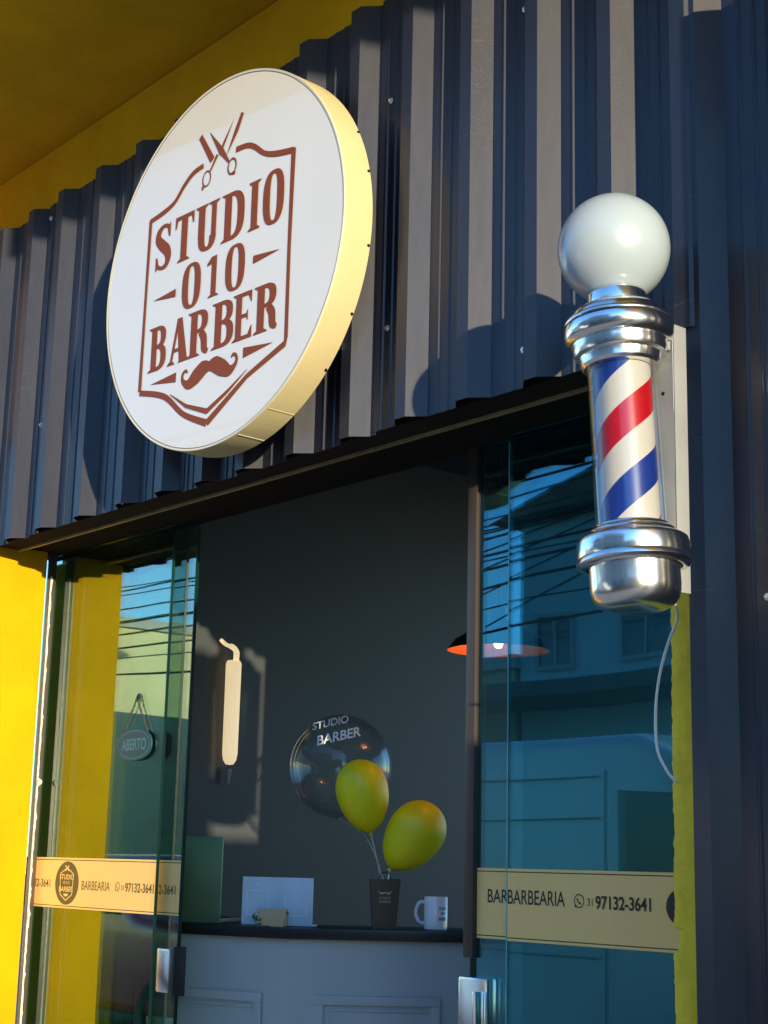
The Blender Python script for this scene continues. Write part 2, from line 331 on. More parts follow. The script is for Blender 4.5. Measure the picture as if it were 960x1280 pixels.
def glyph(F, ch, X, Y, w, h):
    """western slab letters drawn as flat shapes in the box X..X+w, Y..Y+h"""
    t = 0.40*w if ch not in 'I1' else 0.46*w        # stem width
    if ch in 'STUDO0': t = 0.33*w
    if ch in 'BRE': t = 0.34*w
    sv = 0.055*w + 0.010; sh = 0.075*h                # serif overhang and height
    def stem(x, wd, y0=0, y1=1, st=True, sb=True):
        a, b = X+x, X+x+wd; y0 = Y+y0*h; y1 = Y+y1*h; P = []
        P += [(a-sv, y0), (b+sv, y0), (b+sv*0.9, y0+sh*0.35), (b, y0+sh)] if sb else [(a, y0), (b, y0)]
        P += [(b, y1-sh), (b+sv*0.9, y1-sh*0.35), (b+sv, y1), (a-sv, y1), (a-sv*0.9, y1-sh*0.35), (a, y1-sh)] if st else [(b, y1), (a, y1)]
        if sb: P += [(a, y0+sh), (a-sv*0.9, y0+sh*0.35)]
        F.poly(P)
    th = 0.085*h
    if ch in 'O0': F.ring(X+w/2, Y+h/2, w/2, h/2+0.008, t, th*0.9, e=2.7)
    elif ch == 'I': stem(w*0.22, w*0.5)
    elif ch == '1':
        stem(w*0.34, t*0.8, st=False); F.poly([(X+w*0.34, Y+h), (X+w*0.36, Y+h*0.82), (X+0.02*w, Y+h*0.80), (X+0.02*w, Y+h*0.86)])
    elif ch == 'T':
        stem(w/2-t/2, t, st=False, y1=0.95)
        F.poly([(X, Y+h), (X+w, Y+h), (X+w, Y+h*0.74), (X+w*0.93, Y+h*0.76), (X+w*0.86, Y+h-th), (X+w*0.14, Y+h-th), (X+w*0.07, Y+h*0.76), (X, Y+h*0.74)])
    elif ch == 'U':
        stem(0.05*w, t, y0=0.30, sb=False); stem(w-t*0.72-0.05*w, t*0.72, y0=0.30, sb=False)
        F.ring(X+w/2, Y+h*0.30, w*0.45, h*0.30, t, th, 180, 360)
        F.poly([(X+0.05*w, Y+0.30*h), (X+0.05*w, Y+0.29*h), (X+0.05*w+t, Y+0.29*h), (X+0.05*w+t, Y+0.30*h)])
    elif ch == 'D':
        stem(0.06*w, t)
        F.ring(X+w*0.34, Y+h/2, w*0.66, h/2, t, th, -90, 90, e=2.9)
        F.poly([(X+0.06*w+t*0.6, Y), (X+w*0.42, Y), (X+w*0.42, Y+th), (X+0.06*w+t*0.6, Y+th)]); F.poly([(X+0.06*w+t*0.6, Y+h), (X+w*0.42, Y+h), (X+w*0.42, Y+h-th), (X+0.06*w+t*0.6, Y+h-th)])
    elif ch in 'BR':
        stem(0.06*w, t)
        m = 0.50
        F.ring(X+w*0.40, Y+h*(1+m)/2, w*0.54, h*(1-m)/2, t*0.92, th, -90, 90, e=2.6)
        for yy in (h-th, h*m): F.poly([(X+0.06*w+t*0.6, Y+yy), (X+w*0.46, Y+yy), (X+w*0.46, Y+yy+th), (X+0.06*w+t*0.6, Y+yy+th)])
        if ch == 'B':
            F.ring(X+w*0.40, Y+h*(m*0.5+0.04), w*0.60, h*(m*0.5+0.04), t*0.96, th, -90, 90, e=2.6)
            F.poly([(X+0.06*w+t*0.6, Y), (X+w*0.46, Y), (X+w*0.46, Y+th), (X+0.06*w+t*0.6, Y+th)])
        else:
            F.stroke([(X+w*0.56, Y+h*0.52), (X+w*0.74, Y+h*0.36), (X+w*0.80, Y+h*0.12), (X+w*0.98, Y+h*0.03)], [t*0.7, t*0.95, t*0.9, t*0.35])
    elif ch == 'E':
        stem(0.06*w, t)
        for yy, L in ((h-th, 0.96), (h*0.5-th/2, 0.74), (0, 1.0)):
            F.poly([(X+0.06*w+t*0.6, Y+yy), (X+w*L, Y+yy), (X+w*L, Y+yy+th), (X+0.06*w+t*0.6, Y+yy+th)])
        F.poly([(X+w*0.96, Y+h), (X+w*0.96, Y+h*0.74), (X+w*0.90, Y+h*0.77), (X+w*0.76, Y+h-th)])
        F.poly([(X+w*1.0, Y), (X+w*1.0, Y+h*0.26), (X+w*0.93, Y+h*0.23), (X+w*0.78, Y+th)])
        F.poly([(X+w*0.76, Y+h*0.38), (X+w*0.76, Y+h*0.62), (X+w*0.69, Y+h*0.58), (X+w*0.66, Y+h*0.5), (X+w*0.69, Y+h*0.42)])
    elif ch == 'A':
        F.poly([(X+w*0.38, Y+h), (X+w*0.62, Y+h), (X+w*0.93, Y), (X+w*0.93-t*0.95, Y)])
        F.poly([(X+w*0.40, Y+h), (X+w*0.52, Y+h), (X+w*0.22, Y), (X+w*0.10, Y)])
        F.poly([(X+w*0.28, Y+h*0.26), (X+w*0.72, Y+h*0.26), (X+w*0.70, Y+h*0.34), (X+w*0.30, Y+h*0.34)])
        F.poly([(X-w*0.02, Y), (X+w*0.36, Y), (X+w*0.26, Y+sh), (X+w*0.08, Y+sh)]); F.poly([(X+w*0.50, Y), (X+w*1.04, Y), (X+w*0.94, Y+sh), (X+w*0.58, Y+sh)])
    elif ch == 'S':
        F.stroke([(X+w*0.86, Y+h*0.72), (X+w*0.78, Y+h*0.90), (X+w*0.50, Y+h*0.955), (X+w*0.22, Y+h*0.86), (X+w*0.18, Y+h*0.70), (X+w*0.42, Y+h*0.55), (X+w*0.72, Y+h*0.40), (X+w*0.82, Y+h*0.24), (X+w*0.72, Y+h*0.09), (X+w*0.46, Y+h*0.045), (X+w*0.20, Y+h*0.12), (X+w*0.12, Y+h*0.28)],
                 [t*0.25, t*0.45, t*0.45, t*0.85, t*1.05, t*1.25, t*1.25, t*1.05, t*0.7, t*0.42, t*0.45, t*0.25])
        F.poly([(X+w*0.90, Y+h*1.0), (X+w*0.90, Y+h*0.68), (X+w*0.80, Y+h*0.70), (X+w*0.70, Y+h*0.90)])
        F.poly([(X+w*0.08, Y), (X+w*0.08, Y+h*0.32), (X+w*0.18, Y+h*0.30), (X+w*0.28, Y+h*0.10)])

def text_mesh(body, size, sx=1.0, shear=0.0, spacing=1.0, weight=0.0):
    cu = bpy.data.curves.new('t', 'FONT'); cu.body = body; cu.size = 1.0; cu.space_character = spacing; cu.offset = weight; cu.shear = shear
    o = bpy.data.objects.new('t', cu); C.objects.link(o)
    bpy.context.view_layer.update()
    me = bpy.data.meshes.new_from_object(o.evaluated_get(bpy.context.evaluated_depsgraph_get()))
    bpy.data.objects.remove(o); bpy.data.curves.remove(cu)
    vs = [(v.co.x*size*sx, v.co.y*size) for v in me.vertices]; fs = [tuple(p.vertices) for p in me.polygons]
    bpy.data.meshes.remove(me)
    return vs, fs
def put_text(F, body, x, y, height, width=None, spacing=1.0, weight=0.0):
    vs, fs = text_mesh(body, 1.0, spacing=spacing, weight=weight)
    x0 = min(v[0] for v in vs); x1 = max(v[0] for v in vs); y0 = min(v[1] for v in vs); y1 = max(v[1] for v in vs)
    sy = height/(y1-y0); sx = width/(x1-x0) if width else sy
    F.k = (F.k + 1) % 9
    F.mb.add([F.P(x+(a-x0)*sx, y+(b-y0)*sy, F.k) for a, b in vs], fs)

# ================================================================== GROUND AND STREET
g = MB().box(-120, 90, -90, -0.5, -1.60, -1.57).build('road', M['asphalt']); tag(g, kind='structure')
g = MB().box(-120, 90, -0.35, 60, -1.6, -1.45).build('pavement', M['pave']); tag(g, kind='structure')
g = MB().box(-120, 90, -0.5, -0.352, -1.6, -1.452).build('kerb', M['kerb'], bevel=0.012); tag(g, kind='structure')
g = MB().box(-120, 90, -9.0, -7.0, -1.6, -1.45).build('far_pavement', M['pave']); tag(g, kind='structure')
g = MB()
for i in range(40): g.box(-70+i*4, -68+i*4, -3.85, -3.73, -1.570, -1.566)
tag(g.build('road_marking', mat('road_paint', (0.6, 0.6, 0.56), 0.7, var=0.2)), kind='structure')

# ================================================================== CLADDING
YF, YV = 2.600, 2.642
ribs = [-7.07, -6.82, -6.57, -6.32, -6.07, -5.82, -5.568, -5.31, -5.072, -4.79, -4.51, -4.26, -4.03, -3.806, -3.555, -3.30, -3.061, -2.82, -2.575, -2.33]
def rib_profile(cs, x_start, x_end, dy=0.0, fw=0.043):
    P = [(x_start, YV+dy)]
    def valley(a, b):
        m1 = a + (b-a)*0.36; m2 = a + (b-a)*0.72
        for m in (m1, m2): P.extend([(m-0.006, YV+dy), (m-0.002, YV-0.0035+dy), (m+0.002, YV-0.0035+dy), (m+0.006, YV+dy)])
    prev = x_start
    for c in cs:
        l = c-fw-0.046
        if l-prev > 0.06: valley(prev, l)
        P.extend([(l, YV+dy), (c-fw, YF+dy), (c, YF+dy), (c+0.042, YV+dy)]); prev = c+0.042
    if x_end > prev+0.001:
        if x_end-prev > 0.06: valley(prev, x_end)
        P.append((x_end, YV+dy))
    return P
def sheet_from(P, z0, z1, name, parent, th=0.0009, nz=10):
    b = MB(); n = len(P); fs = []; vs = []
    for k in range(nz+1):
        z = z0+(z1-z0)*k/nz
        for x, y in P: vs.append((x, y, z))
    for k in range(nz+1):
        z = z0+(z1-z0)*k/nz
        for x, y in P: vs.append((x, y+0.0016, z))
    o = (nz+1)*n
    for k in range(nz):
        for i in range(n-1):
            a = k*n+i; fs.append((a, a+1, a+n+1, a+n)); fs.append((o+a, o+a+n, o+a+n+1, o+a+1))
    for i in range(n-1):
        fs.append((i, o+i, o+i+1, i+1)); a = nz*n+i; fs.append((a, a+1, o+a+1, o+a))
    for k in range(nz):
        a = k*n; fs.append((a, a+n, o+a+n, o+a)); a = k*n+n-1; fs.append((a, o+a, o+a+n, a+n))
    b.add(vs, fs); return b.build(name, M['clad'], parent, bevel=0)
clad = empty('metal_cladding', (-4.0, 2.64, 1.15), 'dark navy ribbed metal cladding hanging above the shop doorway behind the round sign', 'cladding')
CZ0, CZ1 = 1.15, 2.455
ends = [-7.25]
for k in range(0, 20, 4):
    grp = ribs[k:k+4]; xs = (grp[0]-0.16) if k == 0 else ribs[k-1]+0.055
    xe = grp[-1]+0.065 if k+4 < 20 else -2.19
    dz = (0.004, -0.003, 0.002, -0.005, 0.003)[k//4]
    sheet_from(rib_profile(grp, xs, xe, dy=0.002*((k//4) % 2)), CZ0+dz, CZ1+dz, 'sheet', clad)
# last half rib, lapped over the tall sheet
P = [(-2.195, YV-0.003), (-2.178, YV-0.003), (-2.136, 2.583), (-2.092, 2.583), (-2.060, 2.612)]
sheet_from(P, CZ0+0.004, 3.3, 'sheet', clad)
for x, z in ((-3.198,2.124),(-3.191,1.44),(-4.058,2.036),(-4.57,1.170),(-5.241,2.403),(-5.201,1.567),(-2.66,2.18),(-2.66,1.25),(-4.32,1.185)):
    # nearest valley surface: hex head screws with washer
    near = min(ribs, key=lambda c: abs(c-0.02-x)); ys = YF if abs(near-0.02-x) < 0.03 else YV
    xx = near-0.021 if ys == YF else x
    b = MB(); b.lathe([(0.0001,0),(0.009,0),(0.009,0.002),(0.005,0.003),(0.005,0.007),(0.0001,0.008)], 10, (xx, ys-0.0005, z), Vector((0,-1,0)))
    b.build('screw', M['screw'], clad, smooth=True)
tall = empty('tall_cladding', (-1.9, 2.64, -1.45), 'full height navy ribbed sheet standing beside the yellow pillar right of the pole', 'cladding')
YFs, YVs = YF, YV; YF, YV = 2.590, 2.634
P = [(-2.118, 2.70), (-2.114, YF), (-2.070, YF), (-2.026, YV)] + rib_profile([-1.82, -1.57, -1.32, -1.07], -2.020, -0.85)
sheet_from(P, -1.45, 3.3, 'sheet', tall, nz=20); YF, YV = YFs, YVs
MB().lathe([(0.0001,0),(0.008,0),(0.008,0.002),(0.0048,0.003),(0.0048,0.007),(0.0001,0.008)], 10, (-1.946, 2.633, 0.549), Vector((0,-1,0))).build('screw', M['screw'], tall, smooth=True)

# ================================================================== BUILDING SHELL
def sub_slab(x0,x1,y0,y1,z0,z1,name,m,seg=0.25,amp=0.0,parent=None):
    b = MB().box(x0,x1,y0,y1,z0,z1); o = b.build(name, m, parent); return o
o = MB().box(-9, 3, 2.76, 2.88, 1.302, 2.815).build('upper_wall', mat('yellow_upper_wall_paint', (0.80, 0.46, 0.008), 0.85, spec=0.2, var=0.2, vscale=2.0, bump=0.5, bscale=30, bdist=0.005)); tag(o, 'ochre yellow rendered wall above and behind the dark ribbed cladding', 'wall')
o = MB(); o.box(-9, -1.5, 1.56, 6, 2.82, 3.0); o.box(-1.5, 4, 1.12, 6, 2.82, 3.0)
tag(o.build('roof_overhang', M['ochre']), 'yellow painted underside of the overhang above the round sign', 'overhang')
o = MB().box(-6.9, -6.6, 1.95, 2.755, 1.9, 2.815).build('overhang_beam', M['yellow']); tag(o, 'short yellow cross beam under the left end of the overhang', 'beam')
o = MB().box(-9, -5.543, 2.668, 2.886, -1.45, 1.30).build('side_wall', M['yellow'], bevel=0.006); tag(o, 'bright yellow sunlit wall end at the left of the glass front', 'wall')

# right pillar, rough broken left edge
def rough_pillar():
    b = MB(); nz = 420; vs = []; fs = []
    zs = [-1.45 + 2.59*k/nz for k in range(nz+1)]
    cols = 10
    for z in zs:
        e = -2.300 + 0.008*noise.noise(Vector((1.7, 0, z*1.3))) + 0.003*noise.noise(Vector((5.1, 3, z*8.7))) + 0.003*noise.noise(Vector((2, 9, z*41))) + 0.003*noise.noise(Vector((2, 4, z*97)))
        if -0.17 < z < -0.12: e += 0.012
        for c in range(cols+1):
            x = e + (-2.03-e)*(c/cols)
            y = 2.740 + 0.005*noise.noise(Vector((x*8, 2, z*6))) + 0.0018*noise.noise(Vector((x*40, 1, z*40))) + (0.012 if c == 0 else 0)
            vs.append((x, y, z))
        vs.append((-2.03, 2.96, z)); vs.append((e+0.004, 2.96, z))
    n = cols+3
    for k in range(nz):
        for c in range(n): a = k*n+c; a2 = k*n+(c+1)%n; fs.append((a, a2, a2+n, a+n))
    fs.append(tuple(range(n-1,-1,-1))); fs.append(tuple(range(nz*n, nz*n+n)))
    b.add(vs, fs); return b.build('door_pillar', M['pillar'], smooth=True)
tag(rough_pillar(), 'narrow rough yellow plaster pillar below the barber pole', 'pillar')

# header over the doors
hd = empty('door_header', (-3.7, 2.7, 1.15), 'dark header board with a thin gold strip under the cladding', 'header')
MB().box(-5.54, -2.12, 2.652, 2.752, 1.156, 1.296).build('board', M['soffit_dark'], hd)
MB().box(-5.54, -2.30, 2.752, 2.764, 1.148, 1.160).build('gold_strip', M['gold_line'], hd)
MB().box(-5.70, -2.12, 2.766, 3.01, 1.165, 1.30).build('door_track', M['dot'], hd)

# ================================================================== GLASS FRONT
ZT, ZB = 1.162, -1.43
def film(name, x0, x1, y, parent):
    f = MB().box(x0, x1, y-0.0006, y, -0.185, -0.004).build(name, M['strip'], parent)
    b = MB(); b.box(x0, x1, y-0.0010, y-0.0007, -0.1785, -0.176); b.box(x0, x1, y-0.0010, y-0.0007, -0.0135, -0.011)
    b.build('border_line', M['ink'], f)
    return f
def phone_icon(F, x, y, r):
    F.stroke([(x+r*cos(a), y+r*sin(a)) for a in [i*pi/9 for i in range(18)]], r*0.16, closed=True, smooth=False)
    F.poly([(x-r*0.98, y-r*0.98), (x-r*0.38, y-r*0.86), (x-r*0.86, y-r*0.38)])
    F.stroke([(x-r*0.42, y+r*0.38), (x-r*0.2, y-r*0.15), (x+r*0.38, y-r*0.42)], [r*0.34, r*0.16, r*0.34])
def pane(name, label, x0, x1, y, m, th=0.008, edge=None, group=None, cat='glass panel'):
    t = empty(name, ((x0+x1)/2, y, ZB), label, cat)
    MB().box(x0, x1, y, y+th, ZB, ZT).build('pane', M[m], t)
    return t
def flatx(y): return Flat((0, y, 0), (1,0,0), (0,0,1), (0,-1,0))
def oval_logo(F1, F2, cx, cz, rx, rz):
    n = 40; F1.poly([(cx+rx*cos(2*pi*i/n), cz+rz*sin(2*pi*i/n)) for i in range(n)])
    q = rx*1.15
    F2.stroke([(cx-0.56*rx, cz+0.42*rz), (cx-0.5*rx, cz-0.52*rz), (cx, cz-0.80*rz), (cx+0.5*rx, cz-0.52*rz), (cx+0.56*rx, cz+0.42*rz), (cx, cz+0.70*rz)], rx*0.05, closed=True, smooth=False)
    put_text(F2, 'STUDIO', cx-0.52*rx*1.15, cz+0.16*rz, 0.24*rz, 1.2*rx, weight=0.02)
    put_text(F2, '010', cx-0.26*rx, cz-0.06*rz, 0.15*rz, 0.52*rx)
    put_text(F2, 'BARBER', cx-0.52*rx*1.15, cz-0.40*rz, 0.24*rz, 1.2*rx, weight=0.02)
    F2.stroke([(cx-0.2*rx, cz-0.52*rz), (cx, cz-0.56*rz), (cx+0.2*rx, cz-0.52*rz)], [rx*0.04, rx*0.13, rx*0.04])
    F2.stroke([(cx-0.16*rx, cz+0.80*rz), (cx+0.16*rx, cz+0.56*rz)], rx*0.07, smooth=False); F2.stroke([(cx+0.16*rx, cz+0.80*rz), (cx-0.16*rx, cz+0.56*rz)], rx*0.07, smooth=False)

# left fixed pane
GL = pane('fixed_glass_panel', 'green tinted fixed glass panel at the left, beside the yellow wall', -5.6580, -4.72258, 2.94504, 'glassL')
MB().box(-5.66, -5.4500, 2.9545, 2.9650, ZB, ZT-0.03155).build('edge_profile', M['green_edge'], GL)
MB().box(-5.5900, -5.5840, 2.9535, 2.9542, ZB, ZT-0.03155).build('edge_bead', mat('green_bead', (0.05259, 0.44176, 0.27347), 0.21036, coat=1), GL)
MB().box(-4.72206, -4.7189, 2.94399, 2.95451, ZB, ZT-0.02104).build('glass_edge', M['dark_edge'], GL)
f = film('logo_film', -5.6570, -4.72311, 2.94451, GL)
F = flatx(2.94325)
put_text(F, '97132-3641', -5.6400, -0.11300, 0.0300, 0.1850, weight=0.01262); F.split().build('lettering', M['brownink'], f)
put_text(F, 'BARBEARIA', -5.21903, -0.1157, 0.03155, 0.19984); F.split().build('lettering', M['brownink'], f)
phone_icon(F, -4.9666, -0.09887, 0.01473); put_text(F, '31', -4.94136, -0.11044, 0.01683, 0.01893); F.split().build('phone_mark', M['brownink'], f)
put_text(F, '97132-3641', -4.91401, -0.1157, 0.03155, 0.18722, weight=0.01578)
F.mb.build('lettering', M['brownink'], f)
F1 = flatx(2.94336); F2 = flatx(2.94188); oval_logo(F1, F2, -5.32947, -0.09466, 0.0873, 0.07783)
e = F1.mb.build('emblem', M['brownink'], f); 
F2.mb.build('emblem_lettering', M['strip'], f)
# left sliding leaf
GS = pane('sliding_glass_door', 'left sliding glass leaf slid open behind the fixed pane, with a lock on its edge', -5.4904, -4.61951, 2.9787, 'glassL', cat='glass door')
MB().box(-4.61898, -4.6153, 2.97659, 2.98922, ZB, ZT-0.02104).build('glass_edge', M['dark_edge'], GS)
f = film('logo_film', -5.47988, -4.62056, 2.97817, GS)
F = flatx(2.97691); put_text(F, '97132-3641', -4.83197, -0.1178, 0.03155, 0.18722, weight=0.01578); F.mb.build('lettering', M['brownink'], f)
b = MB().box(-4.70155, -4.62266, 2.95135, 2.97786, -0.43334, -0.2924); l = b.build('door_lock', M['chrome'], GS, bevel=0.00631)
MB().box(-4.62214, -4.60268, 2.95766, 3.00604, -0.44176, -0.28399).build('lock_plate', M['black_metal'], l, bevel=0.00316)
# right sliding leaf, bronze leading profile
GR = pane('sliding_glass_door', 'right sliding glass leaf with dark bronze leading edge, pushed behind the fixed pane', -3.16802, -2.26137, 2.9787, 'glassR', cat='glass door')
MB().box(-3.20589, -3.16907, 2.96397, 2.99973, -0.23666, ZT-0.0021).build('leading_profile', M['bronze'], GR, bevel=0.00316)
MB().box(-3.18695, -3.18275, 2.97239, 2.99342, ZB, -0.23771).build('glass_edge', M['dark_edge'], GR)
f = film('logo_film', -3.16697, -2.31396, 2.97817, GR)
F = flatx(2.97691); put_text(F, 'BARBEARIA', -3.1250, -0.09256, 0.03471, 0.21562, weight=0.00631); F.mb.build('lettering', M['ink'], f)
h = MB().box(-3.20168, -3.09019, 2.94504, 2.97786, -0.49961, -0.28399).build('door_lock', M['chrome'], GR, bevel=0.00631)
MB().box(-3.11543, -3.10071, 2.91349, 2.94451, -0.47331, -0.31554).build('handle', M['chrome'], h, bevel=0.00421)
# right fixed pane
GX = pane('fixed_glass_panel', 'teal tinted fixed glass panel at the right below the barber pole', -3.01761, -2.25085, 2.94504, 'glassR')
MB().box(-3.0213, -3.01814, 2.94399, 2.95451, ZB, ZT-0.02104).build('glass_edge', mat('pale_green_edge', (0.10518, 0.37865, 0.37865), 0.15777, coat=1), GX)
f = film('logo_film', -3.01656, -2.26137, 2.94451, GX)
F = flatx(2.94325)
put_text(F, 'BARBEARIA', -3.01446, -0.09256, 0.03576, 0.20195, weight=0.00631); F.split().build('lettering', M['ink'], f)
phone_icon(F, -2.76413, -0.07783, 0.01578); put_text(F, '31', -2.73678, -0.08835, 0.01788, 0.01788); F.split().build('phone_mark', M['ink'], f)
put_text(F, '97132-3641', -2.70944, -0.09571, 0.03261, 0.17565, weight=0.02104)
F.mb.build('lettering', M['ink'], f)
F1 = flatx(2.94336); F2 = flatx(2.94188); oval_logo(F1, F2, -2.40126, -0.08204, 0.0873, 0.05469)
F1.mb.build('emblem', M['ink'], f); F2.mb.build('emblem_lettering', M['strip'], f)
# left side: dark profile and crumbly plaster bead at the wall
o = MB().box(-5.5425, -5.5375, 2.888, 2.925, -1.45, 1.16).build('jamb_profile', M['bronze'], bevel=0.002); tag(o, 'thin dark bronze jamb profile between yellow wall and left glass', 'door frame')
b = MB(); zs = [-1.45+2.52*k/220 for k in range(221)]; vs = []; fs = []
for z in zs:
    wdt = 0.003+0.006*abs(noise.noise(Vector((0,1,z*11))))+0.007*max(0,noise.noise(Vector((4,1,z*45))))
    if abs(z-0.27) < 0.012: wdt += 0.012
    vs += [(-5.5370, 2.900, z), (-5.5370+wdt*0.5, 2.902, z), (-5.5370+wdt*0.5, 2.902+wdt, z), (-5.5370, 2.904+wdt, z)]
for k in range(220):
    for c in range(4): a = k*4+c; a2 = k*4+(c+1)%4; fs.append((a,a2,a2+4,a+4))
b.add(vs, fs); o = b.build('plaster_bead', M['raw']); tag(o, 'crumbly whitish plaster bead running down the left glass edge', 'plaster')

# hanging oval open sign on the left pane
hs = empty('hanging_sign', (-4.89613, 2.93452, 0.38917), 'small dark oval ABERTO sign hung by a chain on the left glass panel', 'sign')
n = 40; rx, rz = 0.11359, 0.05469; cx, cz = -4.89297, 0.39127
b = MB(); b.extr([(cx+rx*(abs(cos(2*pi*i/n))**0.84144)*math.copysign(1,cos(2*pi*i/n)), 2.93242, cz+rz*(abs(sin(2*pi*i/n))**0.84144)*math.copysign(1,sin(2*pi*i/n))) for i in range(n)], (0, 0.00631, 0)); b.build('plate', mat('dark_blue_plate', (0.01052, 0.05259, 0.07363), 0.42072), hs)
F = flatx(2.93158); put_text(F, 'ABERTO', cx-0.08204, cz-0.01998, 0.04207, 0.16408, weight=0.02104); F.split().build('lettering', mat('pale_teal_print', (0.06, 0.17, 0.20), 0.5), hs)
F.stroke([(cx+rx*0.94662*cos(2*pi*i/n), cz+rz*0.88351*sin(2*pi*i/n)) for i in range(n)], 0.00316, closed=True, smooth=False); F.mb.build('border', mat('dull_teal_print', (0.05, 0.16, 0.18), 0.5259), hs)
for sx in (-1, 1):
    b = MB()
    for k in range(14):
        t = k/13; b.obox((cx+sx*0.07573*(1-t), 2.93557, cz+0.04733+(0.1178)*t), Vector((1,0,0)), Vector((0,1,0)), Vector((0,0,1)), 0.00231 if k%2 else 0.00421, 0.00231, 0.00421)
    b.build('chain', M['black_metal'], hs)
MB().lathe([(0.00011,0.00421),(0.01052,0.00316),(0.01473,0),(0.00011,0)], 16, (cx, 2.94083, cz+0.16829), Vector((0,-1,0))).build('suction_cup', M['black_metal'], hs, smooth=True)

# ================================================================== ROUND SIGN
SR = 0.578; T = 0.05; SC = Vector((-3.720, 2.414, 1.733))
e_ = Vector((1, T, 0)).normalized(); n_ = Vector((T, -1, 0)).normalized(); u_ = Vector((0,0,1))
sg = empty('round_sign', tuple(SC), 'large round white light box sign lettered STUDIO 010 BARBER mounted on the cladding', 'sign')
b = MB(); b.lathe([(0.0001, 0), (SR-0.010, 0)], 128, tuple(SC+n_*0.0), n_); b.build('face', M['face'], sg)
b = MB(); b.lathe([(SR-0.010, 0.0001), (SR-0.0085, -0.0025), (SR-0.0075, 0.0001)], 128, tuple(SC), n_); b.build('seam_gasket', M['steel_grey'], sg)
b = MB(); b.lathe([(SR-0.0075, 0.001), (SR-0.001, 0.002), (SR, -0.001), (SR, -0.004)], 128, tuple(SC), n_); b.build('edge_trim', M['trim'], sg, smooth=True)
b = MB(); b.lathe([(SR-0.0005, -0.004), (SR, -0.006), (SR, -0.100), (SR-0.002, -0.102), (0.0001, -0.102)], 160, tuple(SC), n_); b.build('side_band', M['rim'], sg, smooth=True)
for a in (-62, -76):
    aa = radians(a); rd = e_*cos(aa)+u_*sin(aa); tn = -e_*sin(aa)+u_*cos(aa)
    MB().obox(SC+rd*(SR+0.0006)-n_*0.052, rd, tn, n_, 0.0006, 0.0014, 0.047).build('band_seam', M['trim'] if a == -76 else M['rim'], sg)
for a in (13, -9, -45, 27, -28):
    aa = radians(a); rd = e_*cos(aa)+u_*sin(aa); tn = -e_*sin(aa)+u_*cos(aa)
    MB().lathe([(0.0001,0.004),(0.004,0.003),(0.0045,0)], 10, tuple(SC+rd*SR-n_*0.094), rd).build('screw', M['dot'], sg, smooth=True)
for dx, dz in ((-0.35,0.3),(0.35,0.3),(-0.35,-0.3),(0.35,-0.3)):
    MB().obox(SC+e_*dx+u_*dz-n_*0.142, e_, u_, n_, 0.02, 0.02, 0.040).build('standoff', M['steel_grey'], sg)
F = Flat(SC+n_*0.0012+e_*0.12, e_, u_, n_)
class SF(Flat):
    pass
K = SR
def sc2(pts): return [(x*K, y*K) for x, y in pts]
lw = 0.030*K
F.stroke(sc2([(-0.075,0.560),(0.02,0.552),(0.085,0.522),(0.165,0.462),(0.26,0.428),(0.398,0.402)]), [lw*1.1,lw,lw,lw*0.9,lw*1.1,lw*1.15], res=8)
F.stroke(sc2([(0.398,0.412),(0.391,-0.10),(0.393,-0.560),(0.385,-0.590),(0.10,-0.690),(-0.215,-0.868)]), [lw*1.15,lw*0.85,lw*0.9,lw,lw*0.9,lw*1.3], smooth=False)
F.stroke(sc2([(-0.215,-0.868),(-0.42,-0.782),(-0.60,-0.652),(-0.832,-0.585)]), [lw*1.3,lw*1.0,lw*1.1,lw], res=8)
F.stroke(sc2([(-0.832,-0.578),(-0.826,-0.10),(-0.818,0.392)]), [lw,lw*0.8,lw*0.95], smooth=False)
F.stroke(sc2([(-0.824,0.385),(-0.70,0.402),(-0.60,0.432),(-0.52,0.500),(-0.44,0.548),(-0.352,0.562)]), [lw*0.9,lw,lw*0.9,lw,lw,lw*0.9], res=8)
F.stroke(sc2([(-0.545,-0.652),(-0.40,-0.742),(-0.218,-0.806),(-0.05,-0.735),(0.10,-0.655)]), [0.002,lw*0.65,lw*0.95,lw*0.65,0.002], smooth=False)
for d in ([(-0.75,-0.090),(-0.545,-0.072),(-0.545,-0.116)], [(0.112,-0.070),(0.112,-0.112),(0.320,-0.092)], [(-0.735,-0.560),(-0.503,-0.540),(-0.503,-0.594)], [(0.060,-0.536),(0.060,-0.590),(0.296,-0.562)]): F.poly(sc2(d))
for ch, x, w_ in (('S',-0.762,0.165),('T',-0.578,0.180),('U',-0.378,0.185),('D',-0.155,0.190),('I',0.055,0.110),('O',0.172,0.178)):
    glyph(F, ch, x*K, 0.070*K, w_*K*0.93, 0.262*K)
for ch, x, w_ in (('0',-0.488,0.178),('1',-0.278,0.130),('0',-0.118,0.176)):
    glyph(F, ch, x*K, -0.200*K, w_*K*0.92, 0.222*K)
for ch, x, w_ in (('B',-0.752,0.158),('A',-0.590,0.205),('R',-0.400,0.178),('B',-0.195,0.180),('E',0.002-0.02,0.148),('R',0.150,0.180)):
    glyph(F, ch, x*K, -0.492*K, w_*K*0.93, 0.246*K)
for s_ in (-1, 1):   # moustache halves
    F.stroke([((-0.218+s_*dx)*K, z*K) for dx, z in ((0.0,-0.570),(0.05,-0.572),(0.11,-0.602),(0.165,-0.628),(0.205,-0.618),(0.228,-0.590),(0.222,-0.562),(0.198,-0.552),(0.184,-0.566))],
             [q*K for q in (0.050,0.088,0.090,0.062,0.034,0.022,0.020,0.018,0.010)], res=6)
